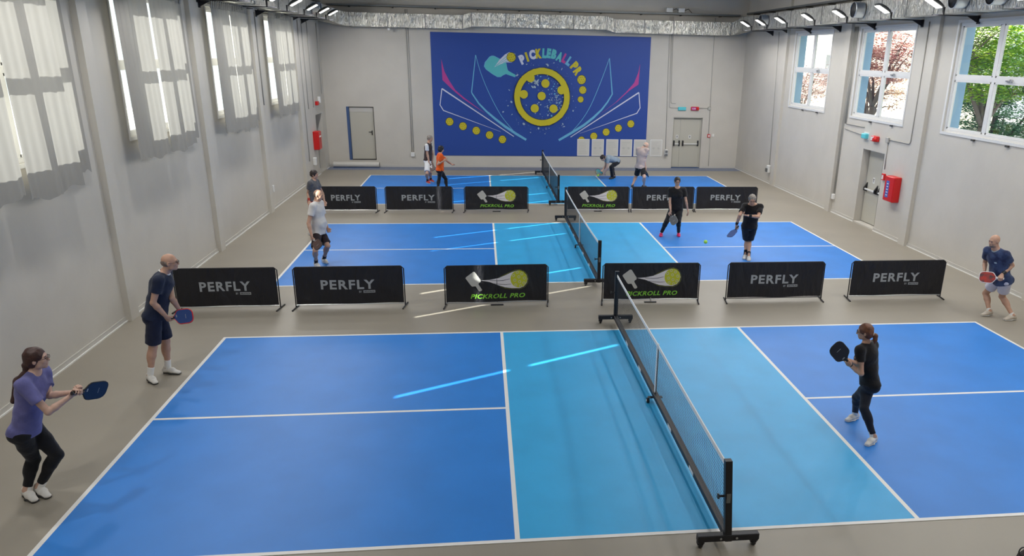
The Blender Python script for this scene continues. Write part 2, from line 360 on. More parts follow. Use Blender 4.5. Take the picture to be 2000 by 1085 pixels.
# ------------------------------------------------ nets on wheeled frames
def make_net(i, x, y0, y1, lean=0):
    t = thing('pickleball_net', 'black wheeled net with white top tape on the court '+ORD[i], 'net', (x, (y0+y1)/2, 0))
    h = (y1-y0)/2
    MB().bbox(-.035, .035, -h, h, .085, .155, 'black', .006).build('bottom_rail', t)
    for yy in (-h*.62, -h*.3, h*.28, h*.6): MB().box(-.0375, -.035, yy-.09, yy+.09, .10, .14, 'tape').build('rail_sticker', t)
    for s in (-1, 1):
        lx = -.07*lean if s < 0 else 0
        b = MB(); yb = s*h
        b.add([(a+(lx if z > .5 else 0), yb+c, z) for z in (.08, .97) for a, c in ((-.034, -.03), (.034, -.03), (.034, .03), (-.034, .03))], [(0, 3, 2, 1), (4, 5, 6, 7), (0, 1, 5, 4), (1, 2, 6, 5), (2, 3, 7, 6), (3, 0, 4, 7)], 'black')
        p = b.build('post', t)
        k = MB(); k.box(-.02+lx*.6, .02+lx*.6, yb+(.03 if s > 0 else -.036), yb+(.036 if s > 0 else -.03), .52, .62, 'greymetal'); k.tube([(-.034+lx*.6, yb, .58), (-.085+lx*.6, yb, .58)], .012, 'blackp'); k.tube([(-.085+lx*.6, yb, .58), (-.10+lx*.6, yb, .58)], .028, 'blackp', 6); k.build('tension_knob', p)
        b = MB(); b.bbox(-.31, .31, yb-.035, yb+.035, .085, .155, 'black', .006)
        for q in (-.08, .08): b.tube([(q, yb-.036, .12), (q, yb-.042, .12)], .012, 'steel')
        ft = b.build('cross_foot', t)
        for q in (-.27, .27):
            c = MB(); c.box(q-.03, q+.03, yb-.03, yb+.03, .07, .085, 'black'); c.box(q-.03, q-.02, yb-.005, yb+.045, .035, .075, 'black'); c.box(q+.02, q+.03, yb-.005, yb+.045, .035, .075, 'black')
            c.tube([(q-.018, yb+.02, .036), (q+.018, yb+.02, .036)], .036, 'blackp', 16); c.tube([(q-.022, yb+.02, .036), (q+.022, yb+.02, .036)], .02, 'white', 12)
            c.build('caster_wheel', ft)
    c = MB(); c.box(-.10, .10, -.03, .03, .075, .085, 'black'); c.tube([(-.118, 0, .036), (-.082, 0, .036)], .036, 'blackp', 16); c.tube([(-.122, 0, .036), (-.078, 0, .036)], .018, 'white', 12); c.build('caster_wheel', t)
    # net cords follow the sag of the tape
    top = lambda y: .864+.05*(y/h)**2
    lxf = lambda y, z: (-.07*lean*max(0, -y/h)*(z-.1)/.85)
    b = MB(); N = 26; e = .045
    vs = []; fs = []
    for j in range(N+1):
        y = -h+.03+(2*h-.06)*j/N; z = top(y)
        vs += [(-.006+lxf(y, z), y, z-e), (.006+lxf(y, z), y, z-e), (.006+lxf(y, z), y, z), (-.006+lxf(y, z), y, z)]
    for j in range(N):
        for k in range(4): fs.append((j*4+k, j*4+(k+1) % 4, j*4+4+(k+1) % 4, j*4+4+k))
    b.add(vs, fs, 'tape'); b.build('top_tape', t)
    b = MB(); r = .0014
    def cord(p, q):
        (xa, ya, za), (xb, yb_, zb) = p, q
        if abs(ya-yb_) < 1e-6: b.add([(xa-r, ya-r, za), (xa+r, ya-r, za), (xa, ya+r, za), (xb-r, ya-r, zb), (xb+r, ya-r, zb), (xb, ya+r, zb)], [(0, 1, 4, 3), (1, 2, 5, 4), (2, 0, 3, 5)], 'net')
        else: b.add([(xa-r, ya, za-r), (xa+r, ya, za-r), (xa, ya, za+r), (xb-r, yb_, zb-r), (xb+r, yb_, zb-r), (xb, yb_, zb+r)], [(0, 1, 4, 3), (1, 2, 5, 4), (2, 0, 3, 5)], 'net')
    nv = int((2*h-.06)/.042)
    for j in range(nv+1):
        y = -h+.03+(2*h-.06)*j/nv; cord((lxf(y, .2), y, .16), (lxf(y, .85), y, top(y)-e))
    for j in range(17):
        for k in range(12):
            ya = -h+.03+(2*h-.06)*k/12; yb_ = -h+.03+(2*h-.06)*(k+1)/12
            f = j/17; za = .165+(top(ya)-e-.165)*f; zb = .165+(top(yb_)-e-.165)*f
            cord((lxf(ya, za), ya, za), (lxf(yb_, zb), yb_, zb))
    b.build('net_mesh', t)
    b = MB(); b.box(-.012, -.006, -.028, .028, .15, .87, 'tape'); b.box(.006, .012, -.028, .028, .15, .87, 'tape'); b.build('centre_strap', t)
make_net(0, -.06, -.25, 6.42, 1); make_net(1, -.02, 8.78, 15.42); make_net(2, 0.0, 17.8, 24.4)

# ------------------------------------------------ barriers with printed banners
def banner(kind, x0, x1, y, label, seed, feet='splay', h=.79, rz=0.0):
    rnd = random.Random(seed); w = x1-x0
    t = thing('court_barrier', label, 'barrier', ((x0+x1)/2, y, 0), rz)
    b = MB(); hw = w/2
    b.tube([(-hw, .0, .05), (-hw, 0, h-.05), (-hw+.05, 0, h-.005), (hw-.05, 0, h-.005), (hw, 0, h-.05), (hw, 0, .05)], .011, 'black', 8)
    b.tube([(-hw, 0, .06), (hw, 0, .06)], .009, 'steel' if rnd.random() < .6 else 'black', 8); b.build('frame', t)
    for s in (-1, 1):
        f = MB(); f.tube([(s*hw-.10*(s if feet == 'in' else -1), -.17, .013), (s*hw, 0, .03), (s*hw, .2, .013)] if feet != 'splay' else [(s*hw-.03, -.2, .013), (s*hw+.0, 0, .016), (s*hw+.03, .2, .013)], .013, 'black', 8)
        f.tube([(s*hw, 0, .02), (s*hw, 0, .07)], .012, 'black', 8); f.build('foot', t)
    ph = [rnd.uniform(0, 6.3) for _ in range(6)]
    def dy(u, v): return -.016+.0014*math.sin(u*17+ph[0]+v*2)+.0009*math.sin(u*31+ph[1]-v*4)+.0008*math.sin(v*9+ph[2]+u*5)
    def P(u, v, e=0):        # u left to right, v top to bottom
        ins = .02; uu = -hw+ins+u*(w-2*ins); zz = h-.012-v*(h-.09)+.006*math.sin(u*9+ph[3])*v
        return (uu, (dy(u, v) if not e else -.0192-e*.45), zz)
    b = MB(); NX, NZ = 48, 12
    vs = [P(i/NX, j/NZ) for j in range(NZ+1) for i in range(NX+1)]
    vs += [(x, yy+.003, z) for x, yy, z in vs]; n = (NX+1)*(NZ+1)
    fs = []
    for j in range(NZ):
        for i in range(NX):
            a = j*(NX+1)+i; fs += [(a, a+1, a+NX+2, a+NX+1), (n+a, n+a+NX+1, n+a+NX+2, n+a+1)]
    b.add(vs, fs, 'banner'); b.build('banner_cloth', t, True)
    def text(b, s, u0, u1, v0, v1, m, bold, shear=0, e=.004, sp=1.0):
        v, f, asp = textmesh(s, bold, shear, sp); b.add([P(u0+(u1-u0)*a, v1+(v0-v1)*c, e) for a, c in v], f, m)
    def poly(b, pts, m, e): b.add([P(u, v, e) for u, v in pts], [tuple(range(len(pts)))], m)
    if kind == 'P':
        b = MB(); text(b, 'PERFLY', .235, .735, .345, .60, 'greyprint', .03, sp=1.16); b.build('lettering', t); b = MB()
        text(b, 'BY', .585, .61, .645, .70, 'greyprint', .02); poly(b, [(.625, .635), (.735, .635), (.735, .705), (.625, .705)], 'greyprint', .004)
        text(b, 'DECATHLON', .632, .728, .65, .69, 'blackprint', .04, 0, .009); b.build('small_lettering', t)
    else:
        S = lambda x, y_: ((x-80)/1808, (y_-165-(x-80)/1808*-25)/(625+(x-80)/1808*-10))
        b = MB()
        poly(b, [S(*q) for q in ((428, 365), (440, 345), (560, 258), (580, 252), (600, 262), (698, 395), (695, 425), (660, 450), (657, 470), (718, 560), (712, 580), (675, 592), (655, 580), (605, 502), (545, 508), (525, 495))], 'paddleprint', .004)
        b.build('paddle_print', t)
        b = MB(); out = [(700, 398), (860, 385), (1000, 355), (1110, 310), (1240, 250), (1310, 225), (1390, 214), (1470, 240), (1530, 300), (1552, 380), (1535, 460), (1480, 525), (1400, 556), (1250, 556), (1130, 540), (1000, 495), (860, 440)]
        poly(b, [S(*q) for q in out], 'yellowprint', .0035)
        def sc_(q, k, cx=1385, cy=383): return (cx+(q[0]-cx)*k, cy+(q[1]-cy)*k)
        poly(b, [S(*(sc_(q, .985) if q[0] > 1000 else q)) for q in out], 'blackprint', .0041)
        inn = [(705, 400), (860, 390), (1010, 362), (1130, 315), (1250, 262), (1320, 240), (1390, 230), (1460, 252), (1515, 308), (1535, 380), (1518, 450), (1468, 510), (1395, 540), (1250, 540), (1130, 524), (1000, 482), (860, 430)]
        poly(b, [S(*q) for q in inn], 'whiteprint', .0047)
        for l in ([(860, 398), (1010, 404), (1100, 398), (1215, 375), (1215, 382), (1100, 408), (1010, 412), (860, 404)], [(900, 452), (1050, 466), (1150, 472), (1240, 466), (1240, 472), (1150, 480), (1050, 475), (900, 457)]): poly(b, [S(*q) for q in l], 'blackprint', .0053)
        poly(b, [S(*q) for q in circle(1378, 380, 150, 32)], 'yellowprint', .006)
        for q in ((1350, 262), (1430, 290), (1282, 318), (1378, 342), (1478, 364), (1306, 402), (1392, 428), (1468, 450), (1322, 484), (1408, 502)):
            c1 = circle(*q, 25, 14); poly(b, [S(*p) for p in c1], 'm_yellow' if 0 else 'paddleprint', .0066); poly(b, [S(*p) for p in circle(*q, 17, 12)], 'yellowprint', .0072)
        b.build('ball_print', t)
        b = MB(); text(b, 'PICKROLL PRO', *(S(510, 650)[0], S(1490, 650)[0]), .775, .905, 'greenprint', .028, .25, sp=1.08); b.build('lettering', t)
        b = MB(); b.tube([(0, -.006, h), (0, -.022, h*.5), (0, -.022, .07)], .006, 'blackp', 6) if seed % 2 else b.tube([(0, -.024, .02), (0, -.024, .10)], .008, 'steel', 6)
        b.box(-.12, .12, -.03, .02, .0, .018, 'blackp'); b.build('centre_clamp', t)
    return t
FB = [('P', -7.95, -6.15, 'leftmost black barrier of the front row, behind the player in navy'),
      ('P', -5.87, -3.88, 'black barrier with grey lettering, second from the left in the front row'),
      ('L', -3.13, -1.18, 'front-row barrier with paddle and ball print, standing alone left of the nets'),
      ('L', -.12, 1.79, 'front-row barrier with paddle and ball print, right behind the near net'),
      ('P', 2.35, 4.33, 'black barrier with slanting folds, second from the right in the front row'),
      ('P', 4.9, 6.9, 'black barrier with grey lettering, rightmost of the front row')]
for i, (k, a, c, l) in enumerate(FB): banner(k, a, c, 7.6+.02*(i % 2), l, 11+i, rz=R([1, .5, 1.5, -1, 0, 0][i]))
BB = [('P', -7.25, -5.52, 'black barrier with grey lettering at the left end of the far row'),
      ('P', -5.27, -3.28, 'black barrier with grey lettering, second from left in the far row'),
      ('L', -2.94, -1.02, 'black barrier with paddle and ball print in the far row, left of the nets'),
      ('L', .16, 2.1, 'black barrier with paddle and ball print, far row, right of the nets'),
      ('P', 2.17, 4.15, 'far-row barrier with grey lettering, partly hidden by the woman in black'),
      ('P', 4.2, 6.18, 'black barrier with grey lettering at the right end of the far row')]
for i, (k, a, c, l) in enumerate(BB): banner(k, a, c, 16.8, l, 31+i, h=.76)
# ------------------------------------------------ big blue banner on the end wall
MX0, MX1, MZ0, MZ1 = -4.34, 4.58, .48, 5.30
t = thing('wall_banner', 'large blue wall banner with yellow ball emblem and coloured lettering', 'banner', (.12, YB, MZ0))
YM = -.02
b = MB(); b.bbox(MX0-.12, MX1-.12, YM, 0, 0, MZ1-MZ0, 'mural', .004); b.build('banner_sheet', t)
def mp(px, py):
    f = (py-62)/240; xl = 842+6*f; xr = 1269-6*f; u = (px-xl)/(xr-xl); yt = 62+11*u; yb = 302+4*u; v = (py-yt)/(yb-yt)
    return (MX0-.12+u*(MX1-MX0), (1-v)*(MZ1-MZ0))
class Art:
    def __init__(s): s.b = MB(); s.e = .002
    def poly(s, pts, m):
        s.e += .00025; s.b.add([(x, YM-s.e, z) for x, z in pts], [tuple(range(len(pts)))], m)
    def line(s, pts, w, m):
        if not isinstance(w, (list, tuple)): w = [w]*len(pts)
        s.e += .00025; L = []; P = [Vector((x, z)) for x, z in pts]
        for i, p in enumerate(P):
            d = (P[min(i+1, len(P)-1)]-P[max(i-1, 0)]).normalized(); n = Vector((-d.y, d.x))*w[i]/2; L += [(p.x+n.x, YM-s.e, p.y+n.y), (p.x-n.x, YM-s.e, p.y-n.y)]
        s.b.add(L, [(2*i, 2*i+1, 2*i+3, 2*i+2) for i in range(len(P)-1)], m)
A1 = lambda x, y: mp(930+x/6.027, 80+y/6.027)
A2 = lambda x, y: mp(840+x/5.168, 90+y/5.168)
A3 = lambda x, y: mp(1080+x/5.165, 90+y/5.165)
def smooth(pts, n=8):
    out = []; P = [Vector(p) for p in pts]; P = [P[0]]+P+[P[-1]]
    for i in range(1, len(P)-2):
        for k in range(n):
            q = k/n; a, b_, c, d = P[i-1:i+3]
            out.append(tuple(.5*((2*b_)+(c-a)*q+(2*a-5*b_+4*c-d)*q*q+(3*b_-a-3*c+d)*q**3)))
    return out+[tuple(P[-2])]
def pball(a, px, py, r, m='m_yellow'):
    a = Art(); a.e = .0045
    cx, cz = px, py; a.poly(circle(cx, cz, r*1.1), 'm_black'); a.poly(circle(cx, cz, r), m)
    for k, (dx, dz) in enumerate([(0, 0), (.5, .1), (-.5, -.05), (.12, .55), (-.3, .5), (.35, -.5), (-.2, -.55), (.72, .5), (-.78, .35), (.75, -.3), (-.7, -.5)]):
        if dx*dx+dz*dz < .9: a.poly(circle(cx+dx*r, cz+dz*r, r*.085, 8), 'm_black')
    a.b.build('printed_ball', t)
px2m = (MX1-MX0)/427
a = Art()
for tri in (([(452, 80), (410, 445), (415, 460), (480, 560), (555, 640), (640, 715), (740, 795), (850, 870), (955, 935)], A2), ([(552, 115), (570, 290), (587, 470), (540, 550), (480, 628), (400, 705), (300, 785), (180, 860), (45, 940)], A3)):
    p = [tri[1](*q) for q in tri[0]]; a.line(p, [.03, .04, .05, .06, .07, .09, .10, .10, .09], 'm_cyan')
for tri in (([(452, 80), (500, 250), (580, 450), (700, 680), (840, 860)], A2), ([(552, 115), (470, 340), (370, 580), (280, 730), (180, 850)], A3)):
    a.line(smooth([tri[1](*q) for q in tri[0]]), .022, 'm_cyan')
a.poly([A2(*q) for q in ((115, 120), (145, 240), (190, 330), (250, 425), (340, 505), (545, 662), (330, 515), (225, 425), (125, 325))], 'm_pink')
a.poly([A3(*q) for q in ((868, 170), (862, 270), (855, 375), (760, 438), (640, 545), (450, 685), (620, 555), (730, 450), (810, 360), (850, 260))], 'm_pink')
a.line([A2(118, 410), A2(830, 900)], [.055, .03], 'm_white'); a.line([A3(862, 455), A3(165, 908)], [.055, .03], 'm_white')
a.line([A2(*q) for q in ((118, 410), (98, 575))], .035, 'm_white'); a.line([A2(*q) for q in ((97, 572), (132, 632))], .035, 'm_white'); a.line([A2(*q) for q in ((130, 630), (700, 850))], [.035, .006], 'm_white')
a.line([A3(*q) for q in ((862, 455), (878, 612))], .035, 'm_white'); a.line([A3(*q) for q in ((878, 610), (843, 668))], .035, 'm_white'); a.line([A3(*q) for q in ((845, 665), (260, 870))], [.035, .006], 'm_white')
# splatter
rnd = random.Random(5); cx, cz = A1(755, 642); RO = 54.8*px2m; RI = 43.6*px2m
def blob(x, z, r, m):
    an = rnd.uniform(0, 3.14); st = rnd.uniform(.35, .8); q = rnd.randint(7, 9)
    a.poly([(x+r*math.cos(an)*math.cos(k*6.283/q)-r*st*math.sin(an)*math.sin(k*6.283/q), z+r*math.sin(an)*math.cos(k*6.283/q)+r*st*math.cos(an)*math.sin(k*6.283/q)) for k in range(q)], m)
a.poly(circle(cx, cz, RI*.9, 32), 'mural')
for k in range(150):
    if rnd.random() < .66:
        th = rnd.gauss(-.3, .8); rr = RI*math.sqrt(rnd.uniform(.12, .96))
    else: th = rnd.uniform(0, 6.28); rr = RI*math.sqrt(rnd.uniform(.05, .95))
    blob(cx+rr*math.cos(th), cz+rr*math.sin(th), rnd.uniform(.012, .045), rnd.choice(['m_pale', 'm_dim', 'm_pale', 'm_cyan']))
for k in range(16): blob(cx-.28+rnd.uniform(-.2, .15), cz+.62+rnd.uniform(-.22, .18), rnd.uniform(.03, .07), 'm_pale')
for k in range(70):
    th = rnd.uniform(0, 6.28); rr = RO*rnd.uniform(1.06, 1.32); blob(cx+rr*math.cos(th), cz+rr*math.sin(th), rnd.uniform(.012, .035), rnd.choice(['m_pale', 'm_dim', 'm_dim']))
for th, rr, s in ((1.4, 1.12, .06), (2.45, 1.16, .06), (.95, 1.2, .05), (2.95, 1.2, .04), (3.3, 1.12, .05), (4.1, 1.15, .06), (5.4, 1.2, .045), (5.9, 1.22, .04), (3.5, 1.5, .04), (-.9, 1.3, .045), (4.6, 1.1, .05)):
    blob(cx+RO*rr*math.cos(th), cz+RO*rr*math.sin(th), s, 'm_pale')
# yellow ring, slightly ragged
def ring(r0, r1, m, jag):
    N = 120; a.e += .00025; P = []
    for i in range(N):
        th = 2*math.pi*i/N; o = r1+(rnd.uniform(0, jag) if rnd.random() < .35 else 0); P += [(cx+r0*math.cos(th), YM-a.e, cz+r0*math.sin(th)), (cx+o*math.cos(th), YM-a.e, cz+o*math.sin(th))]
    a.b.add(P, [(2*i, 2*i+1, (2*i+3) % (2*N), (2*i+2) % (2*N)) for i in range(N)], m)
ring(RI*.985, RO*1.012, 'm_black', .03); ring(RI, RO, 'm_yellow', .014)
for q in ((793, 482), (749, 628), (669, 773), (890, 777), (540, 607), (982, 560), (618, 418)):
    x, z = A1(*q); a.poly(circle(x, z, 8.1*px2m), 'm_yellow')
a.b.build('splash_emblem', t)
a = Art(); a.e = .004
P = [A1(*q) for q in ((88, 285), (98, 240), (150, 178), (175, 168), (200, 170), (265, 203), (335, 248), (342, 290), (352, 328), (372, 342), (440, 380), (440, 395), (428, 404), (330, 370), (300, 382), (272, 402), (235, 402), (180, 370), (110, 318))]
g = Vector((sum(p[0] for p in P)/len(P), sum(p[1] for p in P)/len(P)))
a.poly([tuple(g+(Vector(p)-g)*1.05) for p in P], 'm_cyan'); a.poly(P, 'm_teal')
a.poly([A1(*q) for q in ((200, 292), (262, 205), (320, 150), (370, 122), (440, 140), (450, 200), (400, 240), (330, 238), (262, 262))], 'm_white')
for l in (((215, 278), (345, 165)), ((215, 280), (345, 198)), ((300, 240), (350, 225))): a.line([A1(*l[0]), A1(*l[1])], .018, 'm_teal')
pball(a, *A1(395, 180), 50/6.027*px2m)
for q in ((1220, 440, 50), (1236, 560, 43), (1212, 670, 35)): pball(a, *A1(q[0], q[1]), q[2]/6.027*px2m)
for q in ((190, 745), (322, 792), (454, 838), (586, 884), (715, 930)): pball(a, *A2(*q), 38/5.168*px2m)
for q in ((785, 773), (657, 817), (531, 857), (404, 899), (278, 940)): pball(a, *A3(*q), 36/5.165*px2m)
a.b.build('paddle_print', t)
a = Art(); a.e = .004
for ch, x, y, w, m in (('P', 522, 205, 62, 'm_white'), ('I', 577, 178, 26, 'm_yellow'), ('C', 640, 152, 74, 'm_white'), ('K', 712, 140, 70, 'm_yellow'), ('L', 780, 137, 50, 'm_teal'), ('E', 832, 137, 50, 'm_teal'), ('B', 893, 148, 60, 'm_teal'), ('A', 958, 176, 70, 'm_teal'), ('L', 1020, 196, 52, 'm_pink'), ('L', 1072, 228, 52, 'm_cyan'), ('P', 1135, 282, 62, 'm_yellow'), ('R', 1175, 342, 66, 'm_yellow')):
    v, f, asp = textmesh(ch, .075); X, Z = A1(x, y); th = -math.atan2(x-755, 642-y)*(.9 if x < 1100 else .98); W_ = w/6.027*px2m; H_ = 108/6.027*px2m; a.e += .0003
    a.b.add([(X+(p-.5)*W_*math.cos(th)-(q-.5)*H_*math.sin(th), YM-a.e, Z+(p-.5)*W_*math.sin(th)+(q-.5)*H_*math.cos(th)) for p, q in v], f, m)
a.b.build('lettering', t)

# six pinned papers
for i, (x, n) in enumerate(((1.62, 'first from the left'), (2.24, 'second from the left'), (2.86, 'third, above the bending player'), (3.46, 'fourth from the left'), (4.05, 'fifth, beside the man in beige'), (4.77, 'last on the right, on the bare wall'))):
    t = thing('pinned_notice', 'printed notice low on the end wall, '+n, 'notice', (x, YB-(.032 if i < 5 else .012), .50), 0, 'printed notices along the bottom of the blue banner')
    MB().box(0, .52, -.006, .006, 0, .70, 'white').build('notice_border', t)
    r = random.Random(i); b = MB(); b.box(.025, .495, -.009, -.006, .03, .675, 'paper')
    for k in range(8):
        z = .1+k*.065; b.box(.07, .07+r.uniform(.22, .38), -.0100, -.009, z, z+.018, 'ink')
    for k in (-1, 1):
        if i % 2 or i == 5: b.add([(x_, -.0101, z_) for x_, z_ in circle(.26+k*.11, .33, .05, 12)], [tuple(range(12))], 'ink')
    b.build('notice_sheet', t)

# rolled mat on the floor
t = thing('rolled_mat', 'long pale roll of vinyl lying on the floor below the end-wall door', 'roll', (-8.42, 26.2, 0))
b = MB(); b.tube([(0, 0, .125), (1.83, 0, .115)], .112, 'roll', 24, cap=False); b.tube([(0, 0, .125), (1.83, 0, .115)], .10, 'roll', 24, cap=False)
for x, z in ((0, .125), (1.83, .115)):
    vs = [(x, r*math.cos(k*math.pi/12), z+r*math.sin(k*math.pi/12)) for r in (.112, .10, .06) for k in range(24)]
    b.add(vs, [(k, (k+1) % 24, 24+(k+1) % 24, 24+k) for k in range(24)], 'roll'); b.add(vs[24:], [(k, (k+1) % 24, 24+(k+1) % 24, 24+k) for k in range(24)], 'darkgrey')
b.build('vinyl_roll', t); MB().tube([(.01, 0, .125), (1.82, 0, .115)], .058, 'darkgrey', 16).build('core_tube', t)
MB().box(-.02, 1.84, -.13, .10, .003, .015, 'blueframe').build('underlay', t)

# ------------------------------------------------ ducts, cable trays
def duct_path(name, label, pts, w, z0, z1):
    """rectangular foil-wrapped duct along a plan path"""
    t = thing(name, label, 'air duct', (0, 0, 0))
    for (p, q, dz) in pts:
        p = Vector(p); q = Vector(q); d = (q-p).normalized(); n = Vector((-d.y, d.x))*w/2
        L = (q-p).length; k = max(1, round(L/1.25)); b = MB()
        for i in range(k):
            a, c = p+d*(L*i/k), p+d*(L*(i+1)/k); e = .0
            vs = [(s.x, s.y, z+dz) for z in (z0, z1) for s in (a-n, c-n, c+n, a+n)]
            b.add(vs, [(0, 3, 2, 1), (4, 5, 6, 7), (0, 1, 5, 4), (1, 2, 6, 5), (2, 3, 7, 6), (3, 0, 4, 7)], 'foil')
        b.build('duct_run', t)
        for i in range(k+1):
            b = MB(); a = p+d*(L*i/k); n2 = n*1.03
            vs = [(s.x, s.y, z) for z in (z0+dz-.012, z1+dz+.012) for s in (a-n2-d*.012, a+d*.012-n2, a+d*.012+n2, a-d*.012+n2)]
            b.add(vs, [(0, 3, 2, 1), (4, 5, 6, 7), (0, 1, 5, 4), (1, 2, 6, 5), (2, 3, 7, 6), (3, 0, 4, 7)], 'greymetal')
            b.build('joint_flange', t)
    return t
tr = duct_path('foil_duct', 'silver foil-wrapped duct running under the ceiling along the right wall', [((8.25, -6), (8.25, 25.2), 0)], .5, 5.60, 6.1)
tl = duct_path('foil_duct', 'silver foil-wrapped duct running under the ceiling along the left wall', [((-8.25, -6), (-8.25, 25.2), 0)], .5, 5.60, 6.1)
tb = duct_path('foil_duct', 'silver foil-wrapped duct spanning the end wall above the blue banner', [((-7.35, 26.15), (-3.05, 26.15), 0), ((-2.7, 26.15), (2.65, 26.15), .1), ((2.98, 26.15), (7.75, 26.15), 0)], .5, 5.42, 5.92)
def transition(t, a, za, c, zc, y=26.15, w=.25, h=.5):
    b = MB(); vs = [(a, y-w, za), (a, y+w, za), (a, y+w, za+h), (a, y-w, za+h), (c, y-w, zc), (c, y+w, zc), (c, y+w, zc+h), (c, y-w, zc+h)]
    b.add(vs, [(0, 1, 2, 3), (7, 6, 5, 4), (0, 4, 5, 1), (1, 5, 6, 2), (2, 6, 7, 3), (3, 7, 4, 0)], 'foil'); b.build('offset_section', t)
transition(tb, -3.05, 5.42, -2.7, 5.52); transition(tb, 2.65, 5.52, 2.98, 5.42)
for s, t in ((-1, tl), (1, tr)):      # curved corner pieces
    b = MB(); vs = []; N = 8; x_in = 7.35 if s < 0 else 7.75
    for i in range(N+1):
        f = i/N; th = f*math.pi/2; e = f*f*(3-2*f); z = 5.60-.18*e
        ox, oy = 8.5-(8.5-x_in)*(1-math.cos(th)), 25.2+(26.4-25.2)*math.sin(th)
        ix, iy = 8.0-(8.0-x_in)*(1-math.cos(th)), 25.2+(25.9-25.2)*math.sin(th)
        vs += [(s*ox, oy, z), (s*ix, iy, z), (s*ix, iy, z+.5), (s*ox, oy, z+.5)]
    fs = [(4*i+k, 4*i+(k+1) % 4, 4*i+4+(k+1) % 4, 4*i+4+k) for i in range(N) for k in range(4)]
    b.add(vs, fs, 'foil'); b.build('corner_bend', t, False)
    for j, y in enumerate((1.5, 9.0, 10.3, 15.0, 22.4)):        # spiral outlets on top of the inner face
        k = MB(); p = [(s*7.99, y, 5.86), (s*7.72, y+.02, 5.86)]
        k.tube(p, .20, 'spiral', 20, cap=False); k.tube([(s*7.74, y, 5.86), (s*7.735, y, 5.86)], .19, 'blackp', 20); k.tube([(s*7.725, y+.2*math.cos(q*math.pi/10), 5.86+.2*math.sin(q*math.pi/10)) for q in range(20)], .012, 'spiral', 6, closed=True); k.build('round_outlet', t, True)
def tray(label, p, q, d, z=6.16):
    t = thing('cable_tray', label, 'cable tray'); b = MB(); p = Vector(p); q = Vector(q); u = (q-p).normalized(); n = Vector((-u.y, u.x)); L = (q-p).length
    def strip(o0, o1, z0, z1):
        vs = [(s.x, s.y, z) for z in (z0, z1) for s in (p+n*o0, q+n*o0, q+n*o1, p+n*o1)]
        b.add(vs, [(0, 3, 2, 1), (4, 5, 6, 7), (0, 1, 5, 4), (1, 2, 6, 5), (2, 3, 7, 6), (3, 0, 4, 7)], 'greymetal')
    strip(-.11, .11, z, z+.01); strip(-.11, -.10, z, z+.07); strip(.10, .11, z, z+.07); b.build('tray_channel', t)
    k = int(L/1.75)
    for i in range(k+1):
        c = p+u*(L*(i+.5)/(k+1)); bb = MB(); e = c+n*d
        for z0, z1, w in ((z-.035, z, .02),):
            vs = [(s.x, s.y, zz) for zz in (z0, z1) for s in (c-n*math.copysign(.12, d)-u*w, c-n*math.copysign(.12, d)+u*w, e+u*w, e-u*w)]
            bb.add(vs, [(0, 3, 2, 1), (4, 5, 6, 7), (0, 1, 5, 4), (1, 2, 6, 5), (2, 3, 7, 6), (3, 0, 4, 7)], 'darkgrey')
        bb.build('tray_bracket', t)
    for o in (-.05, 0, .05):
        bb = MB(); bb.tube([(p+n*o+u*(L*i/30)).to_3d()+Vector((0, 0, z+.03+.008*math.sin(i*1.7+o*50))) for i in range(31)], .012, 'blackp', 5); bb.build('cable', t)
tray('grey cable tray with loose cables along the end wall above the duct', (-8.2, 26.30), (8.2, 26.30), .15)
tray('grey cable tray along the right wall above the duct', (8.47, -5), (8.47, 25.9), -.15, 6.22)
tray('grey cable tray along the left wall above the duct', (-8.47, -5), (-8.47, 25.9), .15, 6.22)
for x, nm in ((5.25, 'left'), (5.75, 'right')):
    t = MB(); t.bbox(x-.13, x+.13, 26.25, YB, 6.25, 6.42, 'white', .01); t.tube([(x+.13, 26.35, 6.33), (x+.3, 26.35, 6.40), (x+.45, 26.35, 6.26)], .01, 'blackp', 6)
    tag(t.build('junction_box'), 'small junction box sitting on the end-wall cable tray, the %s one of two' % nm, 'junction box', 'junction boxes above the end-wall tray')

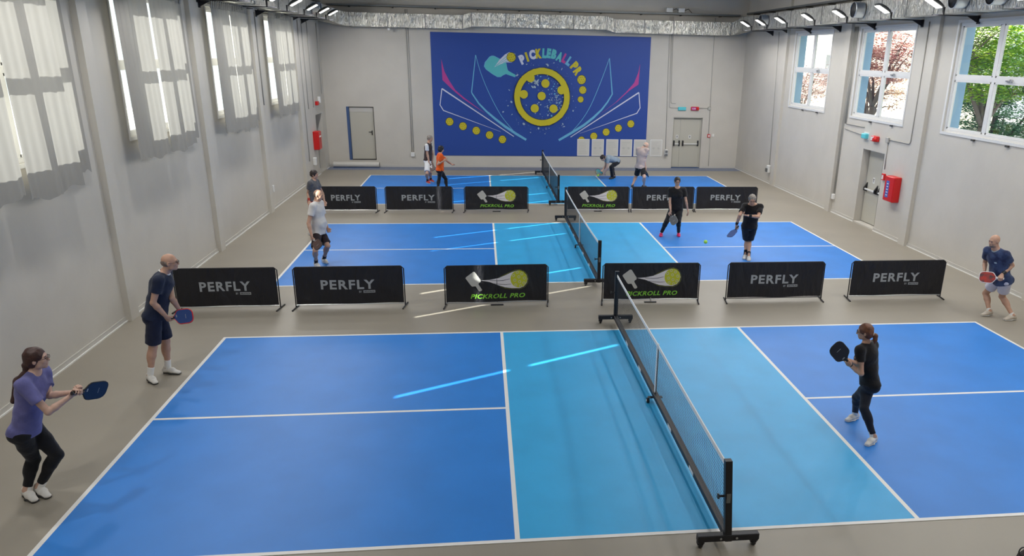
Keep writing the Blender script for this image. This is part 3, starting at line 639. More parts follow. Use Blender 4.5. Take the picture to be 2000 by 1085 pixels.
# ------------------------------------------------ floodlights on brackets, both walls
LY = [-3.5, -.6, 2.3, 5.2, 7.9, 10.65, 12.95, 15.4, 17.6, 19.85, 21.75, 23.4]
ordn = ['out of view, first', 'out of view, second', 'out of view, third', 'nearest the camera in view', 'second from the camera', 'third from the camera', 'fourth from the camera', 'fifth from the camera', 'sixth from the camera', 'third from the far end', 'second from the far end', 'farthest from the camera']
def flood(sgn, y, label, grp):
    t = thing('floodlight', label, 'floodlight', (sgn*XW, y, 5.5), 0, grp)
    X = lambda d: -sgn*d        # distance out from the wall
    b = MB()
    b.box(*sorted((X(.0), X(.02))), -.05, .05, -.12, .06, 'black'); b.box(*sorted((X(.02), X(1.12))), -.02, .02, .03, .055, 'black')
    b.poly([(X(.02), -.012, -.10), (X(.28), -.012, .03), (X(.02), -.012, .03)], 'black', .024); b.build('wall_bracket', t)
    y_ = MB(); y_.box(*sorted((X(.845), X(.885))), -.02, .02, .055, .21, 'blackp'); y_.build('yoke', t)
    # oval lamp head tilted down into the hall
    H = MB(); prof = [(-.17, .03), (-.15, .055), (-.05, .085), (.08, .08), (.17, .045)]; vs = []; N = 10
    ca, sa = math.cos(R(28)), math.sin(R(28))
    def place(u, v, w):      # u out along the head, v along wall, w up
        return (X(1.10+u*ca-w*sa), v, .26+u*sa+w*ca+.0)
    nu = 9
    for i in range(nu+1):
        u = -.20+.42*i/nu; k = math.sqrt(max(.02, 1-((u-.01)/.222)**2))
        for j in range(N+1):
            th = math.pi*j/N; vs.append(place(u, .17*k**.4*math.cos(th), .015+.085*k*math.sin(th)))
    fs = [(i*(N+1)+j, i*(N+1)+j+1, (i+1)*(N+1)+j+1, (i+1)*(N+1)+j) for i in range(nu) for j in range(N)]
    fs += [tuple(i*(N+1) for i in range(nu+1))+tuple(i*(N+1)+N for i in range(nu, -1, -1)), tuple(range(N+1)), tuple(nu*(N+1)+j for j in range(N, -1, -1))]
    H.add(vs, fs, 'darkgrey'); hd = H.build('lamp_head', t, True)
    G = MB(); G.add([place(u, v, w) for w in (.0, -.012) for u, v in ((-.14, -.115), (.19, -.115), (.19, .115), (-.14, .115))], [(0, 1, 2, 3), (7, 6, 5, 4), (0, 4, 5, 1), (1, 5, 6, 2), (2, 6, 7, 3), (3, 7, 4, 0)], 'led'); G.build('led_panel', hd)
    a = area('floodlight_beam', (sgn*(XW-1.115), y, 5.5+.26-.03), (0, R(28)*sgn, 0), .32, .22, FLOODW*(.85 if sgn > 0 else 1), (1, .98, .95))
    return t
for i, y in enumerate(LY):
    flood(1, y, 'lit floodlight on a bracket over the right wall, '+ordn[i], 'floodlights along the right wall')
for i, y in enumerate(LY):
    flood(-1, y, 'lit floodlight on a bracket over the left wall, '+ordn[i], 'floodlights along the left wall')
# ceiling lamp rows
for k, (x, z, kk, nm) in enumerate(LROWS):
    t = thing('ceiling_light_row', 'long ceiling light row above the '+nm, 'ceiling light', (x, 8.5, z))
    MB().box(-.12, .12, -13.6, 13.6, 0, .1, 'white').build('housing', t); MB().box(-.08, .08, -13.5, 13.5, -.02, 0, 'led').build('diffuser', t)
    for y in (-12, -4, 4, 12): MB().tube([(0, y, .1), (0, y, ZC-z)], .008, 'steel', 6).build('suspension_wire', t)

# ------------------------------------------------ curtains on the left windows
CW = ['farthest behind the camera', 'nearest the camera in view', 'second window from the camera', 'third window from the camera', 'fourth window, next to the far corner']
def curtain(y0, y1, z1, z0, label, seed, hung):
    r = random.Random(seed); t = thing('curtain', label, 'curtain', (-XW, (y0+y1)/2, z1)); hw = (y1-y0)/2
    ph = [r.uniform(0, 6) for _ in range(5)]; NX, NZ = 120, 44; vs = []
    def off(u, v):
        # folds deepen towards the hem; the cloth hangs just off the window frame
        y = u*hw*2; sc_ = 1 if hung > .1 else .35; return hung+sc_*(.011*math.sin(y*15+ph[0]+v*1.2)*(1-.3*v)+.007*math.sin(y*33+ph[1]-v*1.5)+.022*v*math.sin(y*7.5+ph[2])+.035*v)
    for j in range(NZ+1):
        v = j/NZ
        for i in range(NX+1):
            u = i/NX; z = -v*(z1-z0)-(.03*math.sin(u*19+ph[3])*.6+.035*math.sin(u*7+ph[4]))*(v > .9)*(v-.9)*10
            vs.append((off(u, v)+.03, -hw+u*2*hw+.02*v*math.sin(u*12+ph[1]), z))
    fs = [(j*(NX+1)+i, j*(NX+1)+i+1, (j+1)*(NX+1)+i+1, (j+1)*(NX+1)+i) for j in range(NZ) for i in range(NX)]
    b = MB(); b.add(vs, fs, 'curtain'); b.build('curtain_cloth', t, True)
    n = max(3, round(hw*2/.16))
    for i in range(n):
        y = -hw+.06+(2*hw-.12)*i/(n-1); k = MB(); k.add([(x_+hung-.075, y_, z_) for x_, y_, z_ in ((.10, y-.035, -.02), (.115, y-.035, .15), (.115, y+.035, .15), (.10, y+.035, -.02), (.145, y-.035, .15), (.125, y-.035, -.02), (.125, y+.035, -.02), (.145, y+.035, .15))], [(0, 1, 2, 3), (4, 5, 6, 7), (1, 4, 7, 2)], 'curtain'); k.build('tab_top', t)
for i, y in enumerate(WC_L):
    z1 = 5.40
    a0, a1, b0, b1 = y-1.92, y-.55, y-.48, y+.90
    if i == 0: a1 = b0
    curtain(a0, a1, z1, 2.62, 'sheer off-white left curtain, '+CW[i], 70+i, .205)
    curtain(b0, b1, z1, 2.60-.05*(i % 2), 'sheer off-white centre curtain, '+CW[i], 80+i, .205)
    curtain(y+.885, y+1.62, z1, 2.66, 'narrow off-white cloth strip added to block sun, '+CW[i], 90+i, .045)  # added strip close to the wall, stops sun past the centre curtain's gap
    t = thing('curtain_rod', 'dark curtain rod over the left-wall window, '+CW[i], 'curtain rod', (-XW, y, 5.535)); b = MB()
    b.tube([(.26, -2.05, 0), (.26, 1.5, -.0)], .012, 'black', 8); b.build('rod', t)
    for q in (-2.0, 1.46): k = MB(); k.box(0, .02, q-.04, q+.04, -.05, .05, 'black'); k.tube([(0, q, 0), (.26, q, 0)], .012, 'black', 6); k.build('rod_bracket', t)

# ------------------------------------------------ conduits, sockets, signs, cabinets
def conduit(label, paths, mt='conduit', r=.014):
    T = thing('wall_conduit', label, 'conduit')
    for p in paths:
        b = MB()
        if len(p) > 2:
            q = [Vector(p[0])]
            for i in range(1, len(p)-1):
                a, c, d = Vector(p[i-1]), Vector(p[i]), Vector(p[i+1]); q += [c+(a-c).normalized()*.07, c+((a-c).normalized()+(d-c).normalized())*.021, c+(d-c).normalized()*.07]
            q.append(Vector(p[-1]))
        else: q = p
        b.tube(q, r, mt, 7); b.build('conduit_run', T, True)
    return T
yb = YB-.016; ob = lambda s: s*(XW-.016)
conduit('pair of grey conduits running down the end wall left of the blue banner', [[(-5.27, yb, 6.1), (-5.27, yb, .6)], [(-5.20, yb, 6.1), (-5.20, yb, .6)]])
conduit('bundle of grey conduits between the blue banner and the double door', [[(5.33, yb, 6.1), (5.45, yb, .78)], [(5.40, yb, 6.1), (5.52, yb, 2.52), (5.92, yb, 2.52)], [(5.47, yb, 6.1), (5.57, yb, 2.7), (5.78, yb, 2.7)]], r=.011)
conduit('thin grey conduit on the end wall right of the double door', [[(7.22, yb, 6.1), (7.3, yb, 1.45)], [(7.38, yb, 1.35), (7.4, yb, .09)], [(6.8, yb, 2.52), (7.25, yb, 2.52)]], r=.011)
conduit('thin dark conduit at the far end of the right wall', [[(ob(1), 22.75, 5.5), (ob(1), 22.35, .62)]], r=.01)
conduit('four parallel grey conduits on the right wall beside the emergency door window', [[(ob(1), 16.60-.07*k, 5.5), (ob(1), 16.60-.07*k, .6 if k < 2 else 2.75)] for k in range(4)]+[[(ob(1), 16.38, 2.75), (ob(1), 15.2, 2.75)], [(ob(1), 16.4, 2.6), (ob(1), 15.1, 2.52)]], r=.012)
conduit('grey conduit looping below the second right-wall window to the red call point', [[(ob(1), 12.62, 5.5), (ob(1), 12.62, 2.55), (ob(1), 13.75, 2.55)], [(ob(1), 13.75, 2.5), (ob(1), 13.72, 1.75)]])
conduit('pale conduit down the left wall between the third and fourth windows', [[(ob(-1), 17.25, 5.5), (ob(-1), 17.25, .75)], [(ob(-1), 17.4, 5.5), (ob(-1), 17.4, 3)]])
conduit('pale conduits on the left wall near the far corner', [[(ob(-1), 22.7, 5.5), (ob(-1), 22.7, .7)], [(ob(-1), 23.3, 5.5), (ob(-1), 23.3, 2.5)], [(ob(-1), 24.2, 5.5), (ob(-1), 24.2, 2.5)], [(ob(-1), 25.9, 5.5), (ob(-1), 25.9, 2.9)]], r=.012)
def wbox(name, label, cat, x, y, z, dx, dy, dz, m, parts=()):
    b = MB(); b.bbox(x-dx, x+dx, y-dy, y+dy, z-dz, z+dz, m, min(dx, dy, dz)*.3); o = b.build(name); tag(o, label, cat)
    for nm, q, mm in parts: MB().box(*q, mm).build(nm, o)
    return o
wbox('wall_socket', 'white socket box on the end wall left of the blue banner', 'socket', -5.24, YB-.04, .52, .08, .04, .09, 'white')
wbox('wall_socket', 'white double industrial socket left of the double door', 'socket', 5.47, YB-.06, .68, .07, .06, .12, 'white', [('socket_cover', (5.42, 5.52, YB-.15, YB-.12, .66, .76), 'greymetal'), ('socket_cover', (5.42, 5.52, YB-.16, YB-.12, .52, .62), 'greymetal')])
wbox('wall_socket', 'white industrial socket low on the far right wall', 'socket', XW-.06, 22.3, .55, .06, .1, .14, 'white', [('socket_cover', (XW-.17, XW-.12, 22.23, 22.37, .45, .58), 'greymetal')])
wbox('wall_socket', 'small white box at the foot of the conduits on the right wall', 'socket', XW-.04, 16.56, .5, .04, .06, .08, 'white')
wbox('wall_socket', 'white box at the foot of the conduit on the left wall', 'socket', -XW+.04, 17.25, .62, .04, .06, .1, 'white')
wbox('wall_socket', 'white box on the left wall beside the far door', 'socket', -XW+.06, 23.35, .62, .06, .1, .14, 'white')
wbox('emergency_light', 'small cyan emergency light above the end-wall double door', 'emergency light', 6.06, YB-.03, 2.49, .17, .03, .07, 'cyan')
o = wbox('alarm_sign', 'red and white alarm panel above the end-wall double door', 'alarm sign', 6.62, YB-.035, 2.50, .17, .035, .075, 'red', [('sign_face', (6.47, 6.66, YB-.078, YB-.07, 2.445, 2.555), 'm_pink')])
MB().tube([(6.72, YB-.07, 2.5), (6.72, YB-.13, 2.5)], [.07, .05], 'red', 12).build('beacon', o)
k = MB(); v, f, q = textmesh('ALLARME', .02); k.add([(6.48+.165*a, YB-.079, 2.475+.05*c) for a, c in v], f, 'white'); k.build('lettering', o)
wbox('junction_box', 'round grey junction box beside the alarm panel on the end wall', 'junction box', 7.25, YB-.03, 2.52, .06, .03, .06, 'conduit')
wbox('call_point', 'red-framed call point right of the end-wall double door', 'call point', 7.31, YB-.03, 1.38, .06, .03, .07, 'red', [('call_button', (7.275, 7.345, YB-.065, YB-.06, 1.34, 1.42), 'white')])
wbox('wall_switch', 'small white switch beside the call point on the end wall', 'switch', 7.5, YB-.02, 1.40, .05, .02, .06, 'white')
wbox('emergency_light', 'cyan emergency light above the right-wall fire door', 'emergency light', XW-.06, 15.0, 2.52, .06, .13, .07, 'cyan', [('light_casing', (XW-.02, XW, 14.84, 15.16, 2.42, 2.62), 'white')])
o = wbox('alarm_sign', 'red and white alarm panel above the right-wall fire door', 'alarm sign', XW-.05, 14.42, 2.50, .05, .17, .075, 'red', [('sign_face', (XW-.108, XW-.1, 14.4, 14.56, 2.45, 2.55), 'white')])
MB().tube([(XW-.1, 14.3, 2.49), (XW-.17, 14.3, 2.49)], [.07, .05], 'red', 12).build('beacon', o)
wbox('junction_box', 'grey junction box between alarm panel and conduit on the right wall', 'junction box', XW-.03, 13.76, 2.53, .03, .07, .07, 'conduit')
o = wbox('alarm_sign', 'small dark red alarm lamp above the far left door', 'alarm sign', -XW+.05, 24.7, 2.62, .05, .14, .07, 'red')
wbox('emergency_light', 'small white emergency light beside the alarm lamp at the far left door', 'emergency light', -XW+.05, 25.15, 2.72, .05, .07, .12, 'white')
wbox('call_point', 'red call point between the right-wall fire door and hose cabinet', 'call point', XW-.03, 13.68, 1.55, .03, .07, .09, 'red', [('call_button', (XW-.066, XW-.06, 13.64, 13.72, 1.49, 1.6), 'white')])
def cabinet(label, sgn, y, z0, dep):
    t = thing('fire_hose_cabinet', label, 'fire cabinet', (sgn*XW, y, z0)); X = lambda d: -sgn*d
    b = MB(); b.bbox(*sorted((X(0), X(dep))), -.24, .24, 0, .66, 'red', .012); b.build('cabinet_body', t)
    k = MB(); k.bbox(*sorted((X(dep), X(dep+.015))), -.225, .225, .015, .645, 'red', .006); dd = k.build('cabinet_door', t); return t, X, dep
t, X, dep = cabinet('red fire hose cabinet with blue label on the right wall', 1, 13.0, 1.0, .2)
k = MB(); k.box(*sorted((X(dep+.015), X(dep+.017))), -.02, .14, .10, .54, 'm_dim')
for q in range(5): k.box(*sorted((X(dep+.017), X(dep+.0185))), .02, .10, .15+q*.075, .175+q*.075, 'white')
k.build('blue_label', t)
t, X, dep = cabinet('red fire hose cabinet with white handle at the far end of the left wall', -1, 23.9, 1.0, .2)
k = MB(); k.tube([(X(dep+.03), -.16, .47), (X(dep+.03), .0, .49)], .022, 'white', 8); k.build('white_tag', t)
o = wbox('smoke_detector', 'small white detector hanging under the end-wall duct', 'detector', -5.9, 26.1, 5.35, .05, .05, .04, 'white')

def smooth3(P, n=5):
    P = [Vector(p) for p in P]; P = [P[0]]+P+[P[-1]]; out = []
    for i in range(1, len(P)-2):
        for k in range(n):
            q = k/n; a, b_, c, d = P[i-1:i+3]; out.append(.5*((2*b_)+(c-a)*q+(2*a-5*b_+4*c-d)*q*q+(3*b_-a-3*c+d)*q**3))
    return out+[P[-2]]
# black bag with loop at the bottom right corner, balls
t = thing('kit_bag', 'dark brown bag with a hanging loop, cut off at the lower right corner', 'bag', (2.71, -.935, 0), R(20))
b = MB(); N = 16; vs = []
for z, rx, ry in ((0, .17, .12), (.02, .19, .135), (.12, .20, .14), (.22, .18, .12), (.29, .12, .07), (.32, .05, .03)):
    for k in range(N): a_ = 2*math.pi*k/N; vs.append((rx*math.copysign(abs(math.cos(a_))**.7, math.cos(a_)), ry*math.copysign(abs(math.sin(a_))**.7, math.sin(a_))+.008*math.sin(k*2.2+z*30), z))
b.add(vs, [(i*N+k, i*N+(k+1) % N, (i+1)*N+(k+1) % N, (i+1)*N+k) for i in range(5) for k in range(N)]+[tuple(range(N))[::-1], tuple(range(5*N, 6*N))], mat('brown_nylon', (.035, .02, .018), .6, bump=.4)); b.build('bag_body', t, True)
b = MB(); b.tube(smooth3([(-.17, -.02, .21), (-.25, -.03, .29), (-.335, -.03, .345), (-.37, -.03, .385), (-.35, -.03, .42), (-.30, -.03, .41), (-.235, -.025, .33), (-.165, -.02, .22)]), .006, 'blackp', 8); b.build('bag_loop', t, True)
b = MB(); b.tube([(-.16, -.10, .05), (-.17, -.115, .18), (-.09, -.08, .28)], .006, 'steel', 6); b.build('zip', t)
def ball(label, loc, r=.037):
    bm = bmesh.new(); bmesh.ops.create_icosphere(bm, subdivisions=4, radius=r)
    me = bpy.data.meshes.new('pickleball'); g = (1+5**.5)/2
    hs = [Vector(v).normalized() for v in [(s1, s2*g, 0) for s1 in (-1, 1) for s2 in (-1, 1)]+[(0, s1, s2*g) for s1 in (-1, 1) for s2 in (-1, 1)]+[(s2*g, 0, s1) for s1 in (-1, 1) for s2 in (-1, 1)]+[(a_, b_, c_) for a_ in (-1, 1) for b_ in (-1, 1) for c_ in (-1, 1)]]
    for v in bm.verts:
        d = max(v.co.normalized().dot(h) for h in hs)
        if d > math.cos(.13): v.co *= .93
    bm.to_mesh(me); bm.free(); me.materials.append(M['ball']); me.polygons.foreach_set('use_smooth', [True]*len(me.polygons))
    o = bpy.data.objects.new('pickleball', me); COL.objects.link(o); o.location = loc; return tag(o, label, 'ball')
ball('yellow-green perforated ball in flight over the middle court centre line', (2.85, 10.9, .42), .045)

# ------------------------------------------------ outside the windows
def ground():
    b = MB(); b.box(9.2, 60, -30, 60, -.3, -.1, mat('sunlit_paving', (.72, .70, .66), .9)); b.box(-60, -9.2, -30, 60, -.3, -.1, mat('outdoor_ground', (.6, .6, .56), .9))
    return struct(b.build('floor_outside'), 'pale sunlit ground outside the hall')
ground()
def tree(label, x, y, h, rx, ry, z0, z1, cols, seed, n, dens=1.0, lean=0):
    """trunk and limbs reaching into a crown made of many small leaf sprays"""
    r = random.Random(seed); t = thing('tree', label, 'tree', (x, y, -.1)); bark = mat('bark', (.22, .19, .17), .9, bump=.5, bscale=20)
    cz, hz = (z0+z1)/2+.1, (z1-z0)/2; C = [Vector((r.uniform(-1, 1)*rx, r.uniform(-1, 1)*ry, cz+r.uniform(-1, 1)*hz)) for _ in range(n)]
    C = [c for c in C if (c.x/rx)**2+(c.y/ry)**2+((c.z-cz)/hz)**2 < 1.15]
    b = MB(); fork = Vector((0, lean, max(1.2, z0*.8))); b.tube([(0, 0, 0), (.04, lean*.3, fork.z*.5), fork], [h*.026, h*.022, h*.019], bark, 9); limbs = []
    for k in range(7):
        e = C[r.randrange(len(C))]; m = fork.lerp(e, .5)+Vector((r.uniform(-.2, .2), r.uniform(-.2, .2), .25)); b.tube([fork, fork.lerp(m, .5), m, m.lerp(e, .5)+Vector((0, 0, .08)), e], [h*.013, h*.011, h*.008, h*.005, h*.002], bark, 6); limbs += [m, e, m.lerp(e, .5)]
    for c in C[::3]:
        q = min(limbs, key=lambda p: (p-c).length); b.tube([q, q.lerp(c, .5)+Vector((0, 0, .05)), c], [.018, .012, .005], bark, 5)
    b.build('trunk', t, True); f = MB(); ms = [mat('leaf', c, .6) for c in cols]
    for c in C:
        mi = r.randrange(len(ms)); a0 = r.uniform(0, 6.28)
        for k in range(int(80*dens)):
            p = c+Vector((r.gauss(0, .22), r.gauss(0, .22), r.gauss(0, .075))); a_ = r.uniform(0, 6.28); s = r.uniform(.035, .075); u = Vector((math.cos(a_), math.sin(a_), r.uniform(-.3, .3)))*s; w = Vector((-math.sin(a_), math.cos(a_), r.uniform(-.5, .5)))*s*.65
            if p.x+x < 9.6: continue
            f.add([p-u, p-w, p+u, p+w], [(0, 1, 2, 3)], ms[mi if r.random() < .7 else r.randrange(len(ms))])
    f.build('foliage', t)
tree('bright green tree close outside the nearest right-hand window', 13.6, 17.2, 6.5, 1.5, 2.6, 3.4, 6.4, [(.34, .62, .08), (.52, .76, .08), (.24, .46, .12), (.62, .80, .10)], 3, 400, 1.0)
tree('dense dark green tree outside the nearest right-hand window, lower and behind', 16.6, 21.0, 6.0, 1.3, 2.3, .8, 5.2, [(.20, .40, .22), (.26, .46, .26), (.17, .32, .20)], 4, 430, 1.1)
tree('red-leaved maple outside the middle right-hand window', 13.8, 25.0, 6.0, 1.5, 2.2, 3.6, 5.9, [(.80, .40, .40), (.82, .50, .46), (.74, .46, .36), (.58, .38, .36)], 8, 250, .9)
tree('orange-brown maple low outside the middle right-hand window', 16.5, 30.5, 6.0, 1.5, 2.2, 2.2, 4.4, [(.78, .54, .38), (.66, .46, .36), (.52, .40, .34)], 12, 150, .9)
tree('brownish maple outside the far right-hand window', 15.0, 35.3, 6.0, 1.6, 2.2, 2.4, 4.3, [(.56, .42, .41), (.64, .50, .46)], 9, 230, .9)
t = thing('outdoor_building', 'pale cream building wall beyond the maples', 'building', (24, 52, -.1))
b = MB(); b.bbox(-3, 3, -16, 8, 0, 9, mat('cream_render', (.58, .545, .45), .9), .05); b.build('wall_block', t)
b = MB(); b.bbox(-3.4, 3.4, -16.4, 8.4, 9, 9.4, 'darkgrey', .05); b.build('roof', t)
for y in (-12, -7, -2, 3): MB().box(-3.03, -3, y, y+1.3, 3, 5, 'greymetal').build('window_opening', t)
# ------------------------------------------------ people: bodies as one smooth surface each
V3 = lambda a: np.array(a, dtype=np.float64)
def nrm(a): a = V3(a); return a/(np.linalg.norm(a)+1e-12)
class Field:
    """signed distance field on a box, polygonised with surface nets"""
    def __init__(s, lo, hi, v):
        s.v = v; s.lo = V3(lo); s.n = np.ceil((V3(hi)-s.lo)/v).astype(int)+1
        s.d = np.full(tuple(s.n), .5, np.float32)
    def sub(s, c0, c1, pad):
        a = np.maximum(0, np.floor((np.minimum(c0, c1)-pad-s.lo)/s.v).astype(int)); b = np.minimum(s.n, np.ceil((np.maximum(c0, c1)+pad-s.lo)/s.v).astype(int)+1)
        if (b <= a).any(): return None
        sl = tuple(slice(a[i], b[i]) for i in range(3))
        g = [(s.lo[i]+np.arange(a[i], b[i])*s.v).astype(np.float32) for i in range(3)]
        return sl, (g[0][:, None, None], g[1][None, :, None], g[2][None, None, :])
    def put(s, prim, k=.02, cut=False):
        fn, c0, c1, r = prim; q = s.sub(V3(c0), V3(c1), r+k+3*s.v)
        if q is None: return s
        sl, P = q; d = fn(*P); o = s.d[sl]
        if cut: m = np.maximum(k-np.abs(o+d), 0)/k if k else 0; s.d[sl] = np.maximum(o, -d)+(m*m*k*.25 if k else 0)
        else: m = np.maximum(k-np.abs(o-d), 0)/k if k else 0; s.d[sl] = np.minimum(o, d)-(m*m*k*.25 if k else 0)
        return s
    def half(s, p, n):        # keep the side n points to
        P = s.grid(); n = nrm(n); s.d = np.maximum(s.d, -((P[0]-p[0])*n[0]+(P[1]-p[1])*n[1]+(P[2]-p[2])*n[2]).astype(np.float32)); return s
    def grid(s):
        g = [(s.lo[i]+np.arange(s.n[i])*s.v).astype(np.float32) for i in range(3)]; return g[0][:, None, None], g[1][None, :, None], g[2][None, None, :]
    def wrinkle(s, a, f=38):
        P = s.grid(); s.d += (a*np.sin(P[0]*f+2*np.sin(P[2]*f*.45))*np.sin(P[2]*f*.8+1.5*np.sin(P[1]*f*.5))+a*.7*np.sin(P[1]*f*1.1+P[2]*f*.7)).astype(np.float32); return s
    def mesh(s):
        d = s.d; ins = d < 0; n = s.n
        c = np.zeros(tuple(n-1), np.int8); offs = [(i, j, k) for i in (0, 1) for j in (0, 1) for k in (0, 1)]
        for i, j, k in offs: c += ins[i:n[0]-1+i, j:n[1]-1+j, k:n[2]-1+k]
        act = np.argwhere((c > 0) & (c < 8))
        if len(act) == 0: return np.zeros((0, 3)), np.zeros((0, 4), int)
        idx = np.full(tuple(n-1), -1, np.int32); idx[act[:, 0], act[:, 1], act[:, 2]] = np.arange(len(act))
        val = np.stack([d[act[:, 0]+i, act[:, 1]+j, act[:, 2]+k] for i, j, k in offs], 1)
        acc = np.zeros((len(act), 3)); cnt = np.zeros(len(act))
        for a in range(8):
            for b in range(a+1, 8):
                da = np.array(offs[a]); db = np.array(offs[b])
                if np.abs(da-db).sum() != 1: continue
                va, vb = val[:, a], val[:, b]; m = (va < 0) != (vb < 0); t = np.where(m, va/np.where(m, va-vb, 1), 0)
                acc += (da+(db-da)*t[:, None])*m[:, None]; cnt += m
        V = s.lo+(act+acc/cnt[:, None])*s.v; F = []
        for ax in range(3):
            u, w = [(1, 2), (2, 0), (0, 1)][ax]; sl0 = [slice(None)]*3; sl1 = [slice(None)]*3; sl0[ax] = slice(0, -1); sl1[ax] = slice(1, None)
            e0, e1 = ins[tuple(sl0)], ins[tuple(sl1)]; x = np.argwhere(e0 != e1); x = x[(x[:, u] > 0) & (x[:, w] > 0) & (x[:, u] < n[u]-1) & (x[:, w] < n[w]-1)]
            if not len(x): continue
            fl = e0[x[:, 0], x[:, 1], x[:, 2]]
            def q(du, dw): y = x.copy(); y[:, u] += du; y[:, w] += dw; return idx[y[:, 0], y[:, 1], y[:, 2]]
            Q = np.stack([q(-1, -1), q(0, -1), q(0, 0), q(-1, 0)], 1); Q[~fl] = Q[~fl][:, ::-1]; F.append(Q)
        return V, np.concatenate(F)
def rc(a, b, ra, rb):
    a = V3(a); b = V3(b); ba = b-a; L2 = float(ba@ba)+1e-9
    def fn(X, Y, Z):
        px, py, pz = X-a[0], Y-a[1], Z-a[2]; h = np.clip((px*ba[0]+py*ba[1]+pz*ba[2])/L2, 0, 1)
        return np.sqrt((px-h*ba[0])**2+(py-h*ba[1])**2+(pz-h*ba[2])**2)-(ra+h*(rb-ra))
    return fn, a, b, max(ra, rb)
def el(c, ax, r):
    c = V3(c); ax = [V3(a) for a in ax]
    def fn(X, Y, Z):
        p = (X-c[0], Y-c[1], Z-c[2]); q = [(p[0]*a[0]+p[1]*a[1]+p[2]*a[2]) for a in ax]
        k0 = np.sqrt(sum((t/s)**2 for t, s in zip(q, r))); k1 = np.sqrt(sum((t/(s*s))**2 for t, s in zip(q, r)))+1e-9
        return k0*(k0-1)/k1
    return fn, c, c, max(r)
def ec(a, b, lat, wa, wb):      # cone with elliptical section: wa=(half width along lat, half depth)
    a = V3(a); b = V3(b); ba = b-a; L = np.linalg.norm(ba); u = ba/L; lat = nrm(V3(lat)-u*(V3(lat)@u)); f = np.cross(lat, u)
    def fn(X, Y, Z):
        px, py, pz = X-a[0], Y-a[1], Z-a[2]; t = (px*u[0]+py*u[1]+pz*u[2])/L; h = np.clip(t, 0, 1); oa = (t-h)*L
        l = px*lat[0]+py*lat[1]+pz*lat[2]; g = px*f[0]+py*f[1]+pz*f[2]; w = wa[0]+(wb[0]-wa[0])*h; d = wa[1]+(wb[1]-wa[1])*h; mn = np.minimum(w, d)
        return (np.sqrt((l/w)**2+(g/d)**2+(oa/mn)**2)-1)*mn
    return fn, a, b, max(*wa, *wb)
def np_obj(name, V, F, m, parent, origin):
    me = bpy.data.meshes.new(name); V = V-origin
    me.vertices.add(len(V)); me.vertices.foreach_set('co', V.astype(np.float32).ravel()); me.loops.add(len(F)*4); me.loops.foreach_set('vertex_index', F.astype(np.int32).ravel())
    me.polygons.add(len(F)); me.polygons.foreach_set('loop_start', np.arange(0, len(F)*4, 4, dtype=np.int32)); me.update(calc_edges=True); me.validate()
    me.polygons.foreach_set('use_smooth', [True]*len(me.polygons)); me.materials.append(M[m] if isinstance(m, str) else m)
    o = bpy.data.objects.new(name, me); COL.objects.link(o); o.parent = parent; return o
def box_of(prims, pad=.03):
    lo = np.min([np.minimum(p[1], p[2])-p[3] for p in prims], 0)-pad; hi = np.max([np.maximum(p[1], p[2])+p[3] for p in prims], 0)+pad; return lo, hi
def solid(name, prims, v, m, parent, org, k=.02, halves=(), wr=0, cuts=(), wf=38):
    lo, hi = box_of(prims); F = Field(lo, hi, v)
    for p in prims: F.put(p, k)
    for c in cuts: F.put(c, .004, True)
    if wr: F.wrinkle(wr, wf)
    for p, n in halves: F.half(p, n)
    V, Q = F.mesh()
    return np_obj(name, V, Q, m, parent, org) if len(V) else None
UP = V3((0, 0, 1))
def hand_frame(J, s, pa=None):
    w = V3(J['wr'+s]); fd = nrm(w-V3(J['el'+s]))
    if pa is not None:
        t = nrm(pa); d = nrm(nrm(fd-t*(fd@t))+.35*fd); t = nrm(t-d*(t@d))
    else:
        d = fd; f = nrm(V3((math.cos(R(J['face'])), math.sin(R(J['face'])), 0))); t = nrm(f-d*(f@d))
        if abs(f@d) > .8: t = nrm(UP-d*(UP@d))
    n = np.cross(t, d) if s == 'R' else np.cross(d, t)
    return w, d, t, n
def hand_prims(w, d, t, n, u, curl, grip):
    out = []; P = lambda a, b, c: w+d*a*u+t*b*u+n*c*u
    out += [ec(P(-.012, 0, 0), P(.03, 0, 0), t, (.026*u, .020*u), (.036*u, .017*u)), ec(P(.03, 0, 0), P(.085, .0, 0), t, (.039*u, .016*u), (.041*u, .0135*u))]
    fi = [(.031, .041, .026, .021), (.010, .046, .029, .022), (-.011, .042, .027, .021), (-.031, .033, .021, .018)]
    for i, (b, l1, l2, l3) in enumerate(fi):
        a0 = P(.088-.004*(i == 3), b, .002); r = (.0092-.0007*(i == 3))*u; th = 0; q = a0
        for l, c in ((l1, curl[0]), (l2, curl[1]), (l3, curl[2])):
            th += R(c+(i-1.5)*3*(0 if grip else 1)); e = d*math.cos(th)+n*math.sin(th)+t*(b*.9 if not grip else 0); q2 = q+nrm(e)*l*u; out.append(rc(q, q2, r, r*.92)); q = q2; r *= .93
    a0 = P(.022, .026, .006)
    if grip: p1 = P(.055, .050, .022); p2 = P(.078, .046, .045); p3 = P(.083, .028, .056)
    else: p1 = P(.050, .052, .014); p2 = P(.078, .058, .022); p3 = P(.099, .054, .027)
    out += [rc(a0, p1, .0145*u, .0115*u), rc(p1, p2, .0112*u, .0098*u), rc(p2, p3, .0096*u, .0082*u)]
    return out
